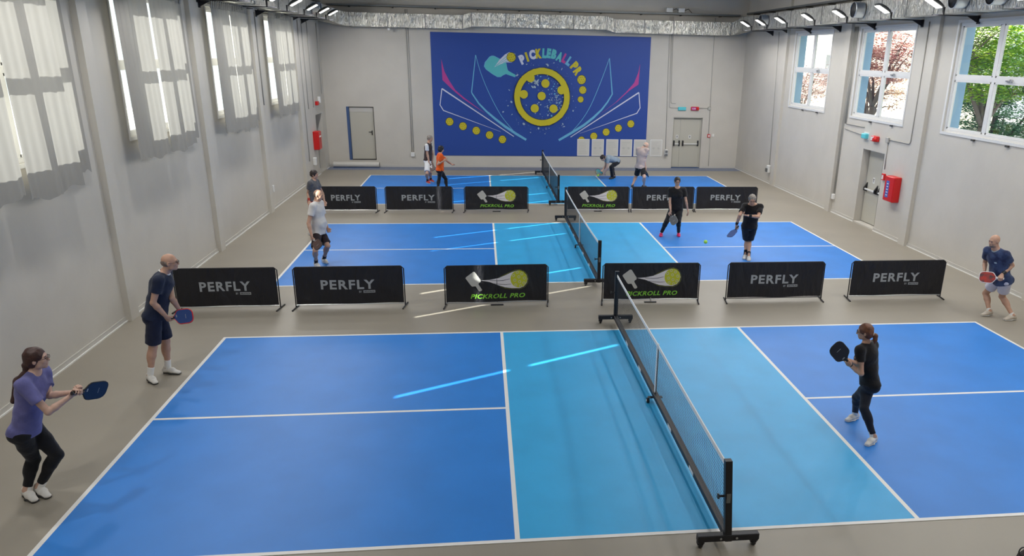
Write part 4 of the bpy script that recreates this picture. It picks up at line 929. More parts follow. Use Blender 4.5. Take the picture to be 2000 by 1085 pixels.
def person(key, J, S):
    H = J['H']; u = H/1.75; fem = S.get('fem', 0); g = S.get('g', 1.0); v = S.get('v', .008)
    for k in list(J):
        if isinstance(J[k], (list, tuple)): J[k] = V3(J[k])
    pel, neck, head = J['pel'], J['neck'], J['head']
    org = V3(((J['anR'][0]+J['anL'][0])/2, (J['anR'][1]+J['anL'][1])/2, 0))
    t = thing('person', S['label'], 'person', tuple(org))
    su = nrm(neck-pel); lp = nrm(V3(J['hipL'])-J['hipR']); ls = nrm(V3(J['shL'])-J['shR']); ls = nrm(ls-su*(ls@su)); lp = nrm(lp-su*(lp@su))
    fp = np.cross(lp, su); fc = np.cross(ls, su); sp = lambda f: pel+(neck-pel)*f
    hy, hp = R(S.get('hy', J['face'])), R(S.get('hp', 5)); hf = V3((math.cos(hy)*math.cos(hp), math.sin(hy)*math.cos(hp), -math.sin(hp))); hl = nrm(np.cross(UP, hf)); hu = np.cross(hf, hl)
    hc = head+hu*.0
    A = (hl, hf, hu)
    # ---- body
    B = []; add = lambda k, *p: B.extend((k, q) for q in p)
    T = [el(pel+su*.02*u, (lp, fp, su), (.165*u*g*(1.04 if fem else 1), .118*u*g, .125*u)), ec(sp(.15), sp(.42), lp, (.150*u*g, .112*u*g), (.138*u*g*(.93 if fem else 1), .100*u*g)), ec(sp(.42), sp(.74), ls, (.138*u*g, .100*u*g), (.158*u*(.93 if fem else 1), .108*u)),
         el(sp(.74)+fc*.004, (ls, fc, su), (.160*u*(.94 if fem else 1), .112*u, .17*u)), rc(J['shR']+ls*.02*u, J['shL']-ls*.02*u, .054*u, .054*u)]
    if S.get('belly'): T.append(el(sp(.30)+fp*.045*u, (lp, fp, su), (.145*u*g, .115*u*g, .15*u)))
    if fem: T += [el(sp(.66)+fc*.095*u+ls*q*.072*u, (ls, fc, su), (.062*u, .055*u, .062*u)) for q in (-1, 1)]
    T += [el(V3(J['hip'+s])-fp*.055*u+su*.0, (lp, fp, su), (.088*u*g, .082*u*g, .095*u)) for s in 'RL']
    add(.045*u, *T)
    nb = neck+su*.0; nt = hc-hu*.055*u-hf*.022*u
    for s, q in (('R', -1), ('L', 1)): add(.03*u, rc(nb+(nt-nb)*.25, J['sh'+s]-ls*q*.02*u+su*.012*u, .042*u, .045*u))
    add(.025*u, rc(nb-su*.03*u, nt, (.056 if not fem else .048)*u, (.055 if not fem else .047)*u))
    N = lambda a, b, c: hc+hl*a*u+hf*b*u+hu*c*u
    hd = [el(N(0, -.012, .028), A, (.075*u, .094*u, .088*u)), el(N(0, .022, -.03), A, (.058*u, .062*u, .075*u)), el(N(0, .056, -.082), A, (.028*u, .024*u, .024*u)), rc(N(-.034, .012, -.066), N(.034, .012, -.066), .028*u, .028*u), rc(N(-.03, .074, .022), N(.03, .074, .022), .013*u, .013*u),
          el(N(-.036, .062, -.018), A, (.020*u, .018*u, .022*u)), el(N(.036, .062, -.018), A, (.020*u, .018*u, .022*u))]
    add(.02*u, *hd); add(.009*u, rc(N(0, .080, .008), N(0, .100, -.024), .008*u, .0125*u), rc(N(-.012, .084, -.026), N(.012, .084, -.026), .009*u, .009*u), rc(N(-.018, .079, -.050), N(.018, .079, -.050), .0085*u, .0085*u), rc(N(-.014, .077, -.060), N(.014, .077, -.060), .008*u, .008*u))
    for q in (-1, 1): add(.008*u, el(N(q*.076, -.008, -.008), (nrm(hl+hf*.3*q), nrm(hf-hl*.3*q), hu), (.009*u, .018*u, .031*u)))
    for s, q in (('R', -1), ('L', 1)):
        sh, e, w, hip, kn, an = (J[x+s] for x in ('sh', 'el', 'wr', 'hip', 'kn', 'an')); fa = nrm(w-e); ua = nrm(e-sh)
        am = (.90 if fem else 1.0)*S.get('arm', 1)
        add(.03*u, el(sh+ua*.015, (ls, fc, su), (.056*u*am, .056*u*am, .058*u*am)), rc(sh, sh+(e-sh)*.5, .050*u*am, .045*u*am)); add(.02*u, rc(sh+(e-sh)*.5, e, .045*u*am, .037*u*am))
        add(.015*u, rc(e, e+(w-e)*.3, .038*u*am, .040*u*am), rc(e+(w-e)*.3, w, .040*u*am, .0265*u*am))
        pa = J.get('pa') if (J.get('ph') == s or S.get('both')) else None
        W_, d, tt, n = hand_frame(J, s, pa)
        grip = pa is not None or S.get('fist'+s)
        for hpm in hand_prims(W_, d, tt, n, u, (62, 72, 45) if grip else S.get('curl', (22, 24, 14)), grip): add(.0045*u, hpm)
        lg = S.get('leg', 1)*(1.04 if fem else 1)
        add(.03*u, rc(hip, hip+(kn-hip)*.45, .088*u*g*lg, .075*u*lg)); add(.02*u, rc(hip+(kn-hip)*.45, kn, .075*u*lg, .053*u*lg), rc(kn, kn+(an-kn)*.3, .052*u*lg, .052*u*lg))
        th = nrm(kn-hip); sk = nrm(an-kn); lf = nrm(fp-sk*(fp@sk)); add(.02*u, el(kn+(an-kn)*.30-lf*.018*u, (nrm(np.cross(sk, lf)), lf, sk), (.050*u*lg, .050*u*lg, .12*u)), rc(kn+(an-kn)*.3, an, .045*u*lg, .034*u*lg))
        add(.01*u, el(kn+lf*.012*u, (nrm(np.cross(sk, lf)), lf, sk), (.040*u*lg, .043*u*lg, .05*u)))
        ff = J['toe'+s]-an; ff = ff*V3((1, 1, 0)); ff = nrm(ff) if np.linalg.norm(ff) > .06 else nrm(fp*V3((1, 1, 0))); J['ff'+s] = ff
        add(.015*u, rc(an-ff*.02, an-ff*.03-UP*.03, .036*u, .034*u), rc(an-UP*.02, an+ff*.08*u-UP*.058, .030*u, .014*u))
    lo, hi = box_of([p for k, p in B]); F = Field(lo, hi, v)
    for k, p in B: F.put(p, k)
    for q in (-1, 1): F.put(el(N(q*.031, .094, .004), A, (.015*u, .012*u, .009*u)), .008*u, True)
    F.put(rc(N(-.02, .093, -.0555), N(.02, .093, -.0555), .003*u, .003*u), .003*u, True)
    V, Q = F.mesh(); np_obj('body', V, Q, S.get('skin', 'skin'), t, org)
    for q in (-1, 1):
        b = MB(); c = N(q*.031, .0795, .004)-org; bm = bmesh.new(); bmesh.ops.create_uvsphere(bm, u_segments=10, v_segments=8, radius=.0078*u)
        for x in bm.verts: x.co += Vector(c)
        bm.verts.index_update(); b.add([x.co[:] for x in bm.verts], [[y.index for y in f.verts] for f in bm.faces], 'eye'); bm.free(); b.build('eye', t, True)
        c = MB(); c.tube([tuple(N(q*(.018+.0085*k), -.0005+.0885-.0035*k*(k-1)*.5, .0235+(.003 if k == 1 else 0))-org) for k in range(4)], .0042*u, S.get('brow', 'browhair'), 5); c.build('eyebrow', t)
    vc = v*1.0
    # ---- shirt
    st = S['shirt']; lo_ = st.get('loose', 1.0); e = .012*u*lo_
    hem = sp(0)+su*st.get('hem', -.02)*u
    sh_p = [ec(hem-su*.04, sp(.35), lp, (.176*u*g*(1.03 if fem else 1)+e, .130*u*g+e), (.150*u*g+e, .114*u*g+e)), ec(sp(.35), sp(.72), ls, (.150*u*g+e, .114*u*g+e), (.166*u+e, .118*u+e)),
            el(sp(.74), (ls, fc, su), (.166*u+e, .118*u+e, .18*u)), rc(J['shR']+ls*.01*u, J['shL']-ls*.01*u, .066*u, .066*u)]
    if S.get('belly'): sh_p.append(el(sp(.28)+fp*.045*u, (lp, fp, su), (.150*u*g+e, .122*u*g+e, .18*u)))
    if fem: sh_p += [el(sp(.66)+fc*.095*u+ls*q*.070*u, (ls, fc, su), (.068*u, .063*u, .068*u)) for q in (-1, 1)]
    sh_p += [el(V3(J['hip'+s])-fp*.055*u+su*.01, (lp, fp, su), (.094*u*g+e*.6, .090*u*g+e*.6, .10*u)) for s in 'RL'] if st.get('hem', -.02) < .05 else []
    for s, q in (('R', -1), ('L', 1)): sh_p.append(rc(nb+(nt-nb)*.12, J['sh'+s]-ls*q*.02*u+su*.012*u, .048*u, .054*u))
    cuts = [el(neck+fc*.035*u+su*.035*u, (ls, fc, su), (.072*u, .075*u, .045*u)), rc(nb, nt, .056*u, .056*u)]
    lo, hi = box_of(sh_p); F = Field(lo, hi, vc)
    for p in sh_p: F.put(p, .03*u)
    F.half(hem, su)
    lo2, hi2 = box_of([rc(J['sh'+s], J['el'+s], .1, .1) for s in 'RL']+[(None, lo+.05, hi-.05, 0)]); G = Field(lo2, hi2, vc)
    q = G.sub(lo, lo, 0); i0 = np.round((lo-lo2)/vc).astype(int)
    # rebuild on the larger grid so the sleeves join the trunk smoothly
    for p in sh_p: G.put(p, .03*u)
    G.half(hem, su)
    sl = st.get('sleeve', .55); slm = st.get('sleeve_mat')
    def sleeve(Fd, s, k):
        sh, e2 = J['sh'+s], J['el'+s]; ua = nrm(e2-sh); end = sh+(e2-sh)*sl; Z = Field(*box_of([rc(sh, end+ua*.03, .1, .1)]), vc)
        Z.put(rc(sh, end+ua*.04, .068*u, (.061 if not st.get('tight') else .052)*u+.004*lo_), .01).half(end, -ua); return Z
    for s in 'RL':
        Z = sleeve(None, s, 0)
        if slm: continue
        # merge by sampling the sleeve analytically with its end plane
        sh, e2 = J['sh'+s], J['el'+s]; ua = nrm(e2-sh); end = sh+(e2-sh)*sl; fn, a_, b_, r_ = rc(sh, end+ua*.04, .068*u, (.061 if not st.get('tight') else .052)*u+.004*lo_)
        def f2(X, Y, Z_, fn=fn, end=end, ua=ua): return np.maximum(fn(X, Y, Z_), (X-end[0])*ua[0]+(Y-end[1])*ua[1]+(Z_-end[2])*ua[2])
        G.put((f2, a_, b_, r_), .035*u)
    for c in cuts: G.put(c, .004, True)
    G.wrinkle(st.get('wr', .0028), 34); 
    V, Q = G.mesh(); so = np_obj('shirt', V, Q, st['mat'], t, org)
    if slm:
        for s in 'RL':
            Z = sleeve(None, s, 0).wrinkle(.002); V, Q = Z.mesh(); o = np_obj('sleeve', V, Q, slm, so, org*0+org); o.location = (0, 0, 0)
    if st.get('collar'):
        b = MB(); N_ = 20; c0 = neck+su*.028*u+fc*.012*u; pts = []
        for i in range(N_):
            a_ = 2*math.pi*i/N_; pts.append(tuple(c0+ls*math.cos(a_)*.060*u+fc*math.sin(a_)*.066*u-su*(.026*u*max(0, math.sin(a_)))-org))
        b.tube(pts, .010*u, st['collar'], 6, closed=True); b.build('collar', so, True)
    if st.get('logo'):
        b = MB(); w_ = .04*u; c0 = sp(.70)+fc*(.136*u+e)+ls*.05*u-org; b.add([tuple(c0+ls*a_*w_*.6+su*b_*w_*.4) for a_, b_ in ((-1, -1), (1, -1), (1, 1), (-1, 1))], [(0, 1, 2, 3)], st['logo']); b.build('chest_logo', so)
    if st.get('patch'):
        s = st['patch']; sh, e2 = J['sh'+s], J['el'+s]; q = -1 if s == 'R' else 1; c0 = sh+(e2-sh)*.28+ls*q*.069*u-org; b = MB(); ua = nrm(e2-sh); b.add([tuple(c0+fc*a_*.035+ua*b_*.05+ls*q*.006) for a_, b_ in ((-1, -1), (1, -1), (1, 1), (-1, 1))], [(0, 1, 2, 3)], 'whiteprint'); b.add([tuple(c0+fc*a_*.012+ua*b_*.028+ls*q*.009) for a_, b_ in ((-1, -1), (1, -1), (1, 1), (-1, 1))], [(0, 1, 2, 3)], 'blackprint'); b.build('sleeve_patch', so)
    # ---- legwear
    lw = S['legs']; Lp = []; hv = []; ty = lw['type']
    wst = [el(pel+su*.02*u, (lp, fp, su), (.170*u*g*(1.04 if fem else 1)+.004, .124*u*g+.004, .13*u))]+[el(V3(J['hip'+s])-fp*.055*u, (lp, fp, su), (.094*u*g, .088*u*g, .10*u)) for s in 'RL']
    lo, hi = box_of(wst+[rc(J['kn'+s], J['an'+s], .1, .1) for s in 'RL']); F = Field(lo, hi, vc)
    for p in wst: F.put(p, .03)
    F.half(hem+su*.035*u, -su)
    for s in 'RL':
        hip, kn, an = J['hip'+s], J['kn'+s], J['an'+s]; th = nrm(kn-hip); sk = nrm(an-kn); lf = nrm(fp-sk*(fp@sk)); lg = S.get('leg', 1)*(1.04 if fem else 1)
        if ty == 'shorts':
            end = hip+(kn-hip)*lw.get('len', .78); fn, a_, b_, r_ = rc(hip, end+th*.05, .098*u*g, lw.get('w', .094)*u)
            f2 = lambda X, Y, Z_, fn=fn, end=end, ua=th: np.maximum(fn(X, Y, Z_), (X-end[0])*ua[0]+(Y-end[1])*ua[1]+(Z_-end[2])*ua[2]); F.put((f2, a_, b_, r_), .02*u)
        else:
            x = .0045*u+lw.get('loose', 0)*.5; fl = lw.get('loose', 0)
            F.put(rc(hip, hip+(kn-hip)*.45, .088*u*g*lg+x, .075*u*lg+x), .03*u); F.put(rc(hip+(kn-hip)*.45, kn, .075*u*lg+x, .053*u*lg+x), .02*u); F.put(rc(kn, kn+(an-kn)*.3, .053*u*lg+x, .052*u*lg+x), .02*u)
            F.put(el(kn+(an-kn)*.30-lf*.018*u, (nrm(np.cross(sk, lf)), lf, sk), (.050*u*lg+x, .050*u*lg+x, .125*u)), .02*u); F.put(el(kn+lf*.012*u, (nrm(np.cross(sk, lf)), lf, sk), (.040*u*lg+x, .043*u*lg+x, .052*u)), .01*u)
            end = kn+(an-kn)*lw.get('len', .9); fn, a_, b_, r_ = rc(kn+(an-kn)*.3, end+sk*.05, .046*u*lg+x, .036*u*lg+x+fl)
            f2 = lambda X, Y, Z_, fn=fn, end=end, ua=sk: np.maximum(fn(X, Y, Z_), (X-end[0])*ua[0]+(Y-end[1])*ua[1]+(Z_-end[2])*ua[2]); F.put((f2, a_, b_, r_), .012*u)
    F.wrinkle(.0022 if ty == 'shorts' else .0012); V, Q = F.mesh(); lo_obj = np_obj({'shorts': 'shorts', 'leggings': 'leggings', 'trousers': 'trousers'}[ty], V, Q, lw['mat'], t, org)
    # ---- socks and shoes
    for s in 'RL':
        an, kn, ff = J['an'+s], J['kn'+s], J['ff'+s]; sk = nrm(kn-an); so_ = S.get('sock'); si = nrm(np.cross(UP, ff))
        if so_: top = an+sk*so_[1]; solid('sock', [rc(an-UP*.02, top+sk*.03, .040*u, .040*u+.004)], vc, so_[0], t, org, .01, [(top, -sk)])
        b0 = V3((an[0], an[1], 0)); L = S.get('shoe', 1)*u; D = lambda a_, b_, c_: b0+ff*a_*L+si*b_*L+UP*c_*L
        up_ = [ec(D(-.055, 0, .048), D(.06, 0, .052), si, (.036*L, .038*L), (.044*L, .036*L)), ec(D(.06, 0, .045), D(.165, .0, .030), si, (.046*L, .030*L), (.036*L, .020*L)), rc(D(-.04, 0, .05), D(-.03, 0, .088), .038*L, .036*L), rc(D(.0, 0, .06), D(.07, 0, .055), .036*L, .034*L)]
        vs_ = min(vc, .007); sho = solid('shoe', up_, vs_, S['shoes'], t, org, .02, [((0, 0, .004), UP)])
        sol = [ec(D(-.055, 0, .012), D(.05, 0, .012), si, (.040*L, .016*L), (.043*L, .016*L)), ec(D(.05, 0, .012), D(.17, 0, .014), si, (.050*L, .016*L), (.038*L, .013*L))]
        solid('sole', sol, vs_, S.get('sole', 'shoe_sole'), sho, org, .02, [((0, 0, .001), UP)])
        if v < .0075 or S.get('lace'):
            b = MB()
            for k in range(4): a_ = .035+.022*k; b.tube([tuple(D(a_, -.024, .083-.007*k)-org), tuple(D(a_, 0, .092-.009*k)-org), tuple(D(a_, .024, .083-.007*k)-org)], .0035, S.get('lace', 'tape'), 5)
            b.build('laces', sho)
    # ---- hair
    h = S.get('hair'); hm = S.get('hairmat')
    if h:
        k = h
        pr = [el(N(0, -.018, .034), A, (.086*u, .101*u, .094*u))]
        face = el(N(0, .110, -.035), A, (.076*u, .085*u, .101*u)); halves = []; extra = []
        if k == 'short': extra = [el(N(0, -.045, .0), A, (.078*u, .068*u, .075*u))]; halves = [(N(0, 0, -.055), hu)]
        if k == 'fringe': # bald crown, hair at the sides and back only
            pr = [el(N(0, -.03, .0), A, (.0805*u, .083*u, .060*u))]; face = el(N(0, .06, .02), A, (.1*u, .08*u, .12*u))
        if k in ('long', 'pony', 'bun', 'bob'): extra = [el(N(0, -.045, -.01), A, (.080*u, .072*u, .085*u))]; halves = [(N(0, 0, -.10), hu)]
        if k == 'bob': extra += [el(N(0, -.03, -.02), A, (.093*u, .085*u, .095*u)), el(N(0, -.01, .05), A, (.095*u, .10*u, .085*u))]; halves = [(N(0, 0, -.105), hu)]
        if k == 'long': extra += [rc(N(0, -.085, -.03), N(0, -.115, -.10), .042*u, .030*u)]; halves = []
        if k == 'pony': extra += []
        hs = solid('hair', pr+extra, min(v, .006), hm, t, org, .02*u, halves, .0035 if k in ('short', 'bob') else .0018, [face], 110 if k in ('short', 'bob') else 70)
        if k == 'long':
            a1, a2, a3, a4 = N(0, -.105, -.06), N(0, -.11, -.13), V3(neck)-fc*.125*u-su*.12*u, V3(neck)-fc*.135*u-su*.34*u-ls*.03
            solid('ponytail', [rc(a1, a2, .038*u, .034*u), rc(a2, a3, .036*u, .044*u), rc(a3, a4, .045*u, .026*u)], .006, hm, hs, org, .02, (), .003)
        if k == 'pony':
            a1 = N(0, -.10, -.02); solid('ponytail', [rc(a1, N(0, -.135, -.045), .022*u, .032*u), rc(N(0, -.135, -.045), N(.01, -.138, -.10), .034*u, .026*u), rc(N(.01, -.138, -.10), N(.02, -.135, -.15), .026*u, .010*u)], .006, hm, hs, org, .015, (), .002)
            b = MB(); b.tube([tuple(N(.026*math.cos(i*.785), -.118, -.03+.026*math.sin(i*.785))-org) for i in range(8)], .007, 'tape', 6, closed=True); b.build('hair_tie', hs)
        if k == 'bun': solid('hair_bun', [el(N(0, -.10, .07), A, (.035*u, .03*u, .032*u))], .006, hm, hs, org)
    if S.get('beard'): solid('beard', [el(N(0, .040, -.072), A, (.050*u, .046*u, .038*u)), rc(N(-.02, .083, -.043), N(.02, .083, -.043), .006*u, .006*u)], .005, S['beard'], t, org, .008, (), 0, [el(N(0, .10, -.0555), A, (.022*u, .03*u, .006*u)), el(N(0, .03, -.02), A, (.08*u, .10*u, .035*u))])
    if S.get('glasses'):
        b = MB(); gm = S['glasses']
        for q in (-1, 1):
            b.tube([tuple(N(q*.032+.0215*math.cos(i*.524), .099-.10*abs(q*.032+.0215*math.cos(i*.524))**1.4, .002+.0165*math.sin(i*.524))-org) for i in range(12)], .0022, gm, 5, closed=True)
            b.tube([tuple(N(q*.054, .094, .008)-org), tuple(N(q*.079, .05, .006)-org), tuple(N(q*.082, -.01, .002)-org)], .0028, gm, 5)
        b.tube([tuple(N(-.009, .102, .006)-org), tuple(N(.009, .102, .006)-org)], .0028, gm, 5); b.build('glasses', t)
    for s, m_ in S.get('bands', {}).items():
        w, e2 = J['wr'+s], J['el'+s]; d = nrm(e2-w); solid('wristband', [rc(w+d*.02, w+d*.08, .033*u, .037*u)], .006, m_, t, org, .01, [(w+d*.015, d), (w+d*.085, -d)])
    # ---- paddle in the hand
    if S.get('paddle'):
        w, d, tt, n = hand_frame(J, J['ph'], J['pa']); G0 = w+d*.068*u+n*.030*u; pa = nrm(J['pa'])
        paddle(G0-pa*.055, pa, S['paddle'])
    return t
CAMP = V3((-2.3843, -6.4451, 4.5547))
def paddle(p0, pa, o):
    """p0 butt of the grip, pa direction towards the tip"""
    nf = nrm(CAMP-p0); nf = nrm(nf-pa*(nf@pa)); sd = np.cross(pa, nf); a = R(o.get('roll', 0)); nf, sd = nf*math.cos(a)+sd*math.sin(a), sd*math.cos(a)-nf*math.sin(a)
    t = thing('pickleball_paddle', o['label'], 'paddle', tuple(p0))
    W, Lh, L = .098, .13, .405; out = []
    for x, y in ((.018, Lh-.005), (.030, Lh+.012), (.075, Lh+.042), (.092, Lh+.062), (W, Lh+.09), (W, L-.075), (W-.006, L-.045), (W-.022, L-.018), (W-.045, L-.004), (W-.065, L)): out.append((x, y))
    out = out+[(-x, y) for x, y in out[::-1]]; th = .007
    P = lambda x, y, z: tuple(pa*y+sd*x+nf*z)
    b = MB(); n = len(out); b.add([P(x, y, z) for z in (-th, th) for x, y in out], [tuple(range(n))[::-1], tuple(range(n, 2*n))]+[(i, (i+1) % n, n+(i+1) % n, n+i) for i in range(n)], o['mat']); b.build('paddle_face', t)
    b = MB(); b.tube([P(x*1.0, y, 0) for x, y in out], .0085, o.get('edge', 'blackp'), 6, closed=True); b.build('edge_guard', t, True)
    b = MB(); b.tube([P(0, y, 0) for y in (.0, .012, .013, .06, Lh, Lh+.012)], [.021, .021, .0165, .0165, .0165, .013], o.get('grip', 'blackp'), 8); b.build('handle', t)
    if o.get('art'):
        b = MB()
        for s in (-1, 1):
            for pts, m_ in o['art']: b.add([P(x, y, s*(th+.0012)) for x, y in pts], [tuple(range(len(pts)))], m_)
        b.build('face_print', t)
# joint positions in metres, world space
JOINTS = {
 'purple': dict(H=1.76, face=0, sface=0, anR=(-7.24,1.256,0.085), toeR=(-7.077,1.112,0.03), anL=(-7.151,1.32,0.085), toeL=(-6.925,1.138,0.03), pel=(-7.119,1.288,0.799), neck=(-6.927,1.288,1.402), head=(-6.867,1.288,1.562), hipR=(-7.119,1.196,0.764), knR=(-7.161,1.361,0.402), shR=(-6.943,1.103,1.352), wrR=(-6.591,1.223,1.171), elR=(-6.756,1.088,1.064), hipL=(-7.119,1.379,0.764), knL=(-6.925,1.36,0.441), shL=(-6.943,1.473,1.352), wrL=(-6.606,1.273,1.189), elL=(-6.842,1.318,1.142), pa=(0.387,0.877,-0.284), ph='R'),
 'navy': dict(H=1.84, face=5, sface=5, anR=(-7.178,4.328,0.085), toeR=(-6.892,4,0.03), anL=(-7.034,4.605,0.085), toeL=(-6.771,4.524,0.03), pel=(-7.021,4.467,0.966), neck=(-6.83,4.467,1.565), head=(-6.719,4.467,1.718), hipR=(-7.013,4.371,0.929), knR=(-7.096,4.387,0.501), shR=(-6.83,4.274,1.512), wrR=(-6.83,4.324,0.98), elR=(-6.926,4.222,1.21), hipL=(-7.029,4.562,0.929), knL=(-7.006,4.618,0.506), shL=(-6.863,4.659,1.512), wrL=(-6.732,4.559,0.999), elL=(-6.773,4.467,1.205), pa=(0.971,-0.175,0.164), ph='R'),
 'polo': dict(H=1.8, face=-15, sface=-15, anR=(-6.087,10.593,0.085), toeR=(-5.88,10.257,0.03), anL=(-5.987,10.955,0.085), toeL=(-5.717,10.507,0.03), pel=(-6.014,10.774,0.746), neck=(-6.001,10.774,1.395), head=(-5.944,10.774,1.552), hipR=(-6.038,10.683,0.71), knR=(-6.022,10.333,0.425), shR=(-6.051,10.591,1.341), wrR=(-6.084,10.391,0.741), elR=(-6.145,10.484,0.996), hipL=(-5.99,10.864,0.71), knL=(-5.824,10.677,0.443), shL=(-5.953,10.956,1.341), wrL=(-5.827,10.856,0.796), elL=(-5.911,11.006,0.908), pa=(0.524,-0.746,-0.41), ph='R'),
 'grey': dict(H=1.68, face=-10, sface=-15, anR=(-6.838,13.766,0.085), toeR=(-6.689,13.706,0.03), anL=(-6.743,14.009,0.085), toeL=(-6.604,14.007,0.03), pel=(-6.714,13.888,0.876), neck=(-6.682,13.888,1.382), head=(-6.646,13.888,1.532), hipR=(-6.729,13.802,0.843), knR=(-6.767,13.654,0.484), shR=(-6.731,13.717,1.332), wrR=(-6.788,13.667,0.89), elR=(-6.826,13.812,1.074), hipL=(-6.699,13.974,0.843), knL=(-6.669,13.864,0.467), shL=(-6.64,14.058,1.332), wrL=(-6.468,13.958,0.837), elL=(-6.519,14.075,1.029)),
 'sunlit': dict(H=1.8, face=0, sface=-15, anR=(-4.385,22.196,0.085), toeR=(-4.126,21.726,0.03), anL=(-4.296,22.561,0.085), toeL=(-4.084,22.312,0.03), pel=(-4.361,22.379,0.82), neck=(-4.309,22.379,1.407), head=(-4.247,22.379,1.581), hipR=(-4.361,22.285,0.784), knR=(-4.38,21.956,0.388), shR=(-4.363,22.196,1.354), wrR=(-4.303,22.146,0.777), elR=(-4.354,22.194,1.064), hipL=(-4.361,22.473,0.784), knL=(-4.276,22.255,0.393), shL=(-4.265,22.562,1.354), wrL=(-4.219,22.562,0.723), elL=(-4.189,22.567,1.02), pa=(0.416,-0.685,-0.598), ph='R'),
 'orange': dict(H=1.63, face=10, sface=15, anR=(-3.928,20.398,0.085), toeR=(-3.755,19.997,0.03), anL=(-3.614,20.399,0.085), toeL=(-3.428,19.997,0.03), pel=(-3.829,20.399,0.75), neck=(-3.797,20.399,1.285), head=(-3.766,20.399,1.434), hipR=(-3.814,20.315,0.718), knR=(-3.882,20.572,0.392), shR=(-3.755,20.233,1.237), wrR=(-3.681,20.133,1.08), elR=(-3.884,20.176,0.959), hipL=(-3.843,20.482,0.718), knL=(-3.654,20.638,0.393), shL=(-3.844,20.564,1.237), wrL=(-3.424,20.464,0.922), elL=(-3.541,20.621,0.973)),
 'bending': dict(H=1.75, face=180, sface=180, anR=(2.733,23.513,0.085), toeR=(2.555,23.411,0.03), anL=(2.649,23.313,0.085), toeL=(2.463,23.149,0.03), pel=(2.834,23.463,0.679), neck=(2.365,23.213,0.826), head=(2.236,23.213,0.815), hipR=(2.834,23.554,0.644), knR=(2.715,23.851,0.407), shR=(2.41,23.421,0.812), wrR=(2.242,23.221,0.354), elR=(2.367,23.406,0.467), hipL=(2.834,23.372,0.644), knL=(2.553,23.122,0.487), shL=(2.41,23.053,0.812), wrL=(2.311,23.153,0.246), elL=(2.392,23.053,0.476), pa=(-0.912,0.19,0.362), ph='L'),
 'beige': dict(H=1.82, face=30, sface=50, anR=(3.452,21.108,0.085), toeR=(3.558,21.103,0.03), anL=(3.057,21.278,0.085), toeL=(3.061,20.987,0.03), pel=(3.312,21.193,0.775), neck=(3.366,21.193,1.432), head=(3.472,21.193,1.515), hipR=(3.359,21.111,0.739), knR=(3.393,20.817,0.445), shR=(3.508,21.07,1.378), wrR=(3.486,21.07,0.756), elR=(3.401,21.073,1.03), hipL=(3.264,21.275,0.739), knL=(3.242,21.547,0.371), shL=(3.215,21.316,1.378), wrL=(3.3,21.416,0.745), elL=(3.238,21.359,1.029), pa=(0.389,0.487,-0.782), ph='R'),
 'black_woman': dict(H=1.68, face=-93, sface=-95, anR=(2.363,13.402,0.085), toeR=(2.212,12.976,0.03), anL=(2.834,13.39,0.085), toeL=(2.759,12.9,0.03), pel=(2.718,13.396,0.724), neck=(2.723,13.396,1.283), head=(2.704,13.366,1.463), hipR=(2.631,13.401,0.69), knR=(2.426,13.171,0.426), shR=(2.547,13.411,1.233), wrR=(2.529,13.191,0.696), elR=(2.524,13.319,0.924), hipL=(2.805,13.391,0.69), knL=(2.747,13.131,0.433), shL=(2.899,13.381,1.233), wrL=(3.009,13.281,0.732), elL=(2.949,13.271,0.956), pa=(0.29,-0.735,-0.612), ph='R'),
 'black_man': dict(H=1.76, face=-100, sface=-105, anR=(3.872,10.946,0.085), toeR=(3.786,10.768,0.03), anL=(3.91,10.795,0.085), toeL=(3.815,10.48,0.03), pel=(3.884,10.87,0.808), neck=(3.879,10.77,1.335), head=(3.792,10.61,1.472), hipR=(3.794,10.886,0.773), knR=(3.941,11.108,0.4), shR=(3.701,10.828,1.284), wrR=(3.53,10.778,0.852), elR=(3.551,10.673,1.098), hipL=(3.974,10.854,0.773), knL=(3.987,11.075,0.407), shL=(4.058,10.732,1.284), wrL=(3.702,10.532,1.118), elL=(3.951,10.535,1.092), pa=(-0.673,-0.514,-0.532), ph='R'),
 'navy_right': dict(H=1.78, face=190, sface=205, anR=(7.196,6.452,0.085), toeR=(6.877,6.358,0.03), anL=(7.478,6.162,0.085), toeL=(7.258,6.127,0.03), pel=(7.211,6.307,0.768), neck=(6.979,6.307,1.319), head=(6.903,6.307,1.484), hipR=(7.195,6.398,0.732), knR=(7.22,6.69,0.37), shR=(6.921,6.476,1.27), wrR=(6.952,6.476,0.873), elR=(7.04,6.634,0.999), hipL=(7.227,6.216,0.732), knL=(7.383,6.434,0.38), shL=(7.079,6.138,1.27), wrL=(7.051,6.118,0.903), elL=(7.269,6.188,1.056), pa=(-0.816,0.576,-0.041), ph='L'),
 'ponytail': dict(H=1.6, face=160, sface=125, anR=(2.449,1.706,0.085), toeR=(2.227,1.544,0.03), anL=(2.519,2.36,0.085), toeL=(2.251,2.232,0.03), pel=(2.476,2.053,0.685), neck=(2.356,2.053,1.199), head=(2.311,2.053,1.364), hipR=(2.505,2.131,0.653), knR=(2.353,1.861,0.399), shR=(2.505,2.149,1.152), wrR=(2.041,1.849,1.075), elR=(2.269,1.967,0.959), hipL=(2.448,1.975,0.653), knL=(2.426,2.217,0.395), shL=(2.23,1.957,1.152), wrL=(2.143,2.057,0.957), elL=(2.237,1.854,0.89), pa=(-0.695,-0.099,0.713), ph='R'),
}
def cloth(n, c, var=.08, vs=9, rough=.85, col2=None, sheen=.15): M[n] = mat(n, c, rough, bump=.25, bscale=30, var=var, vscale=vs, sheen=sheen, spec=.25, col2=col2)
cloth('purple_tee', (.125, .125, .31), .2, 5); cloth('navy_tee', (.012, .018, .042)); cloth('navy_shorts', (.011, .014, .035)); cloth('black_leggings', (.008, .008, .010)); cloth('white_polo', (.62, .60, .58), .03)
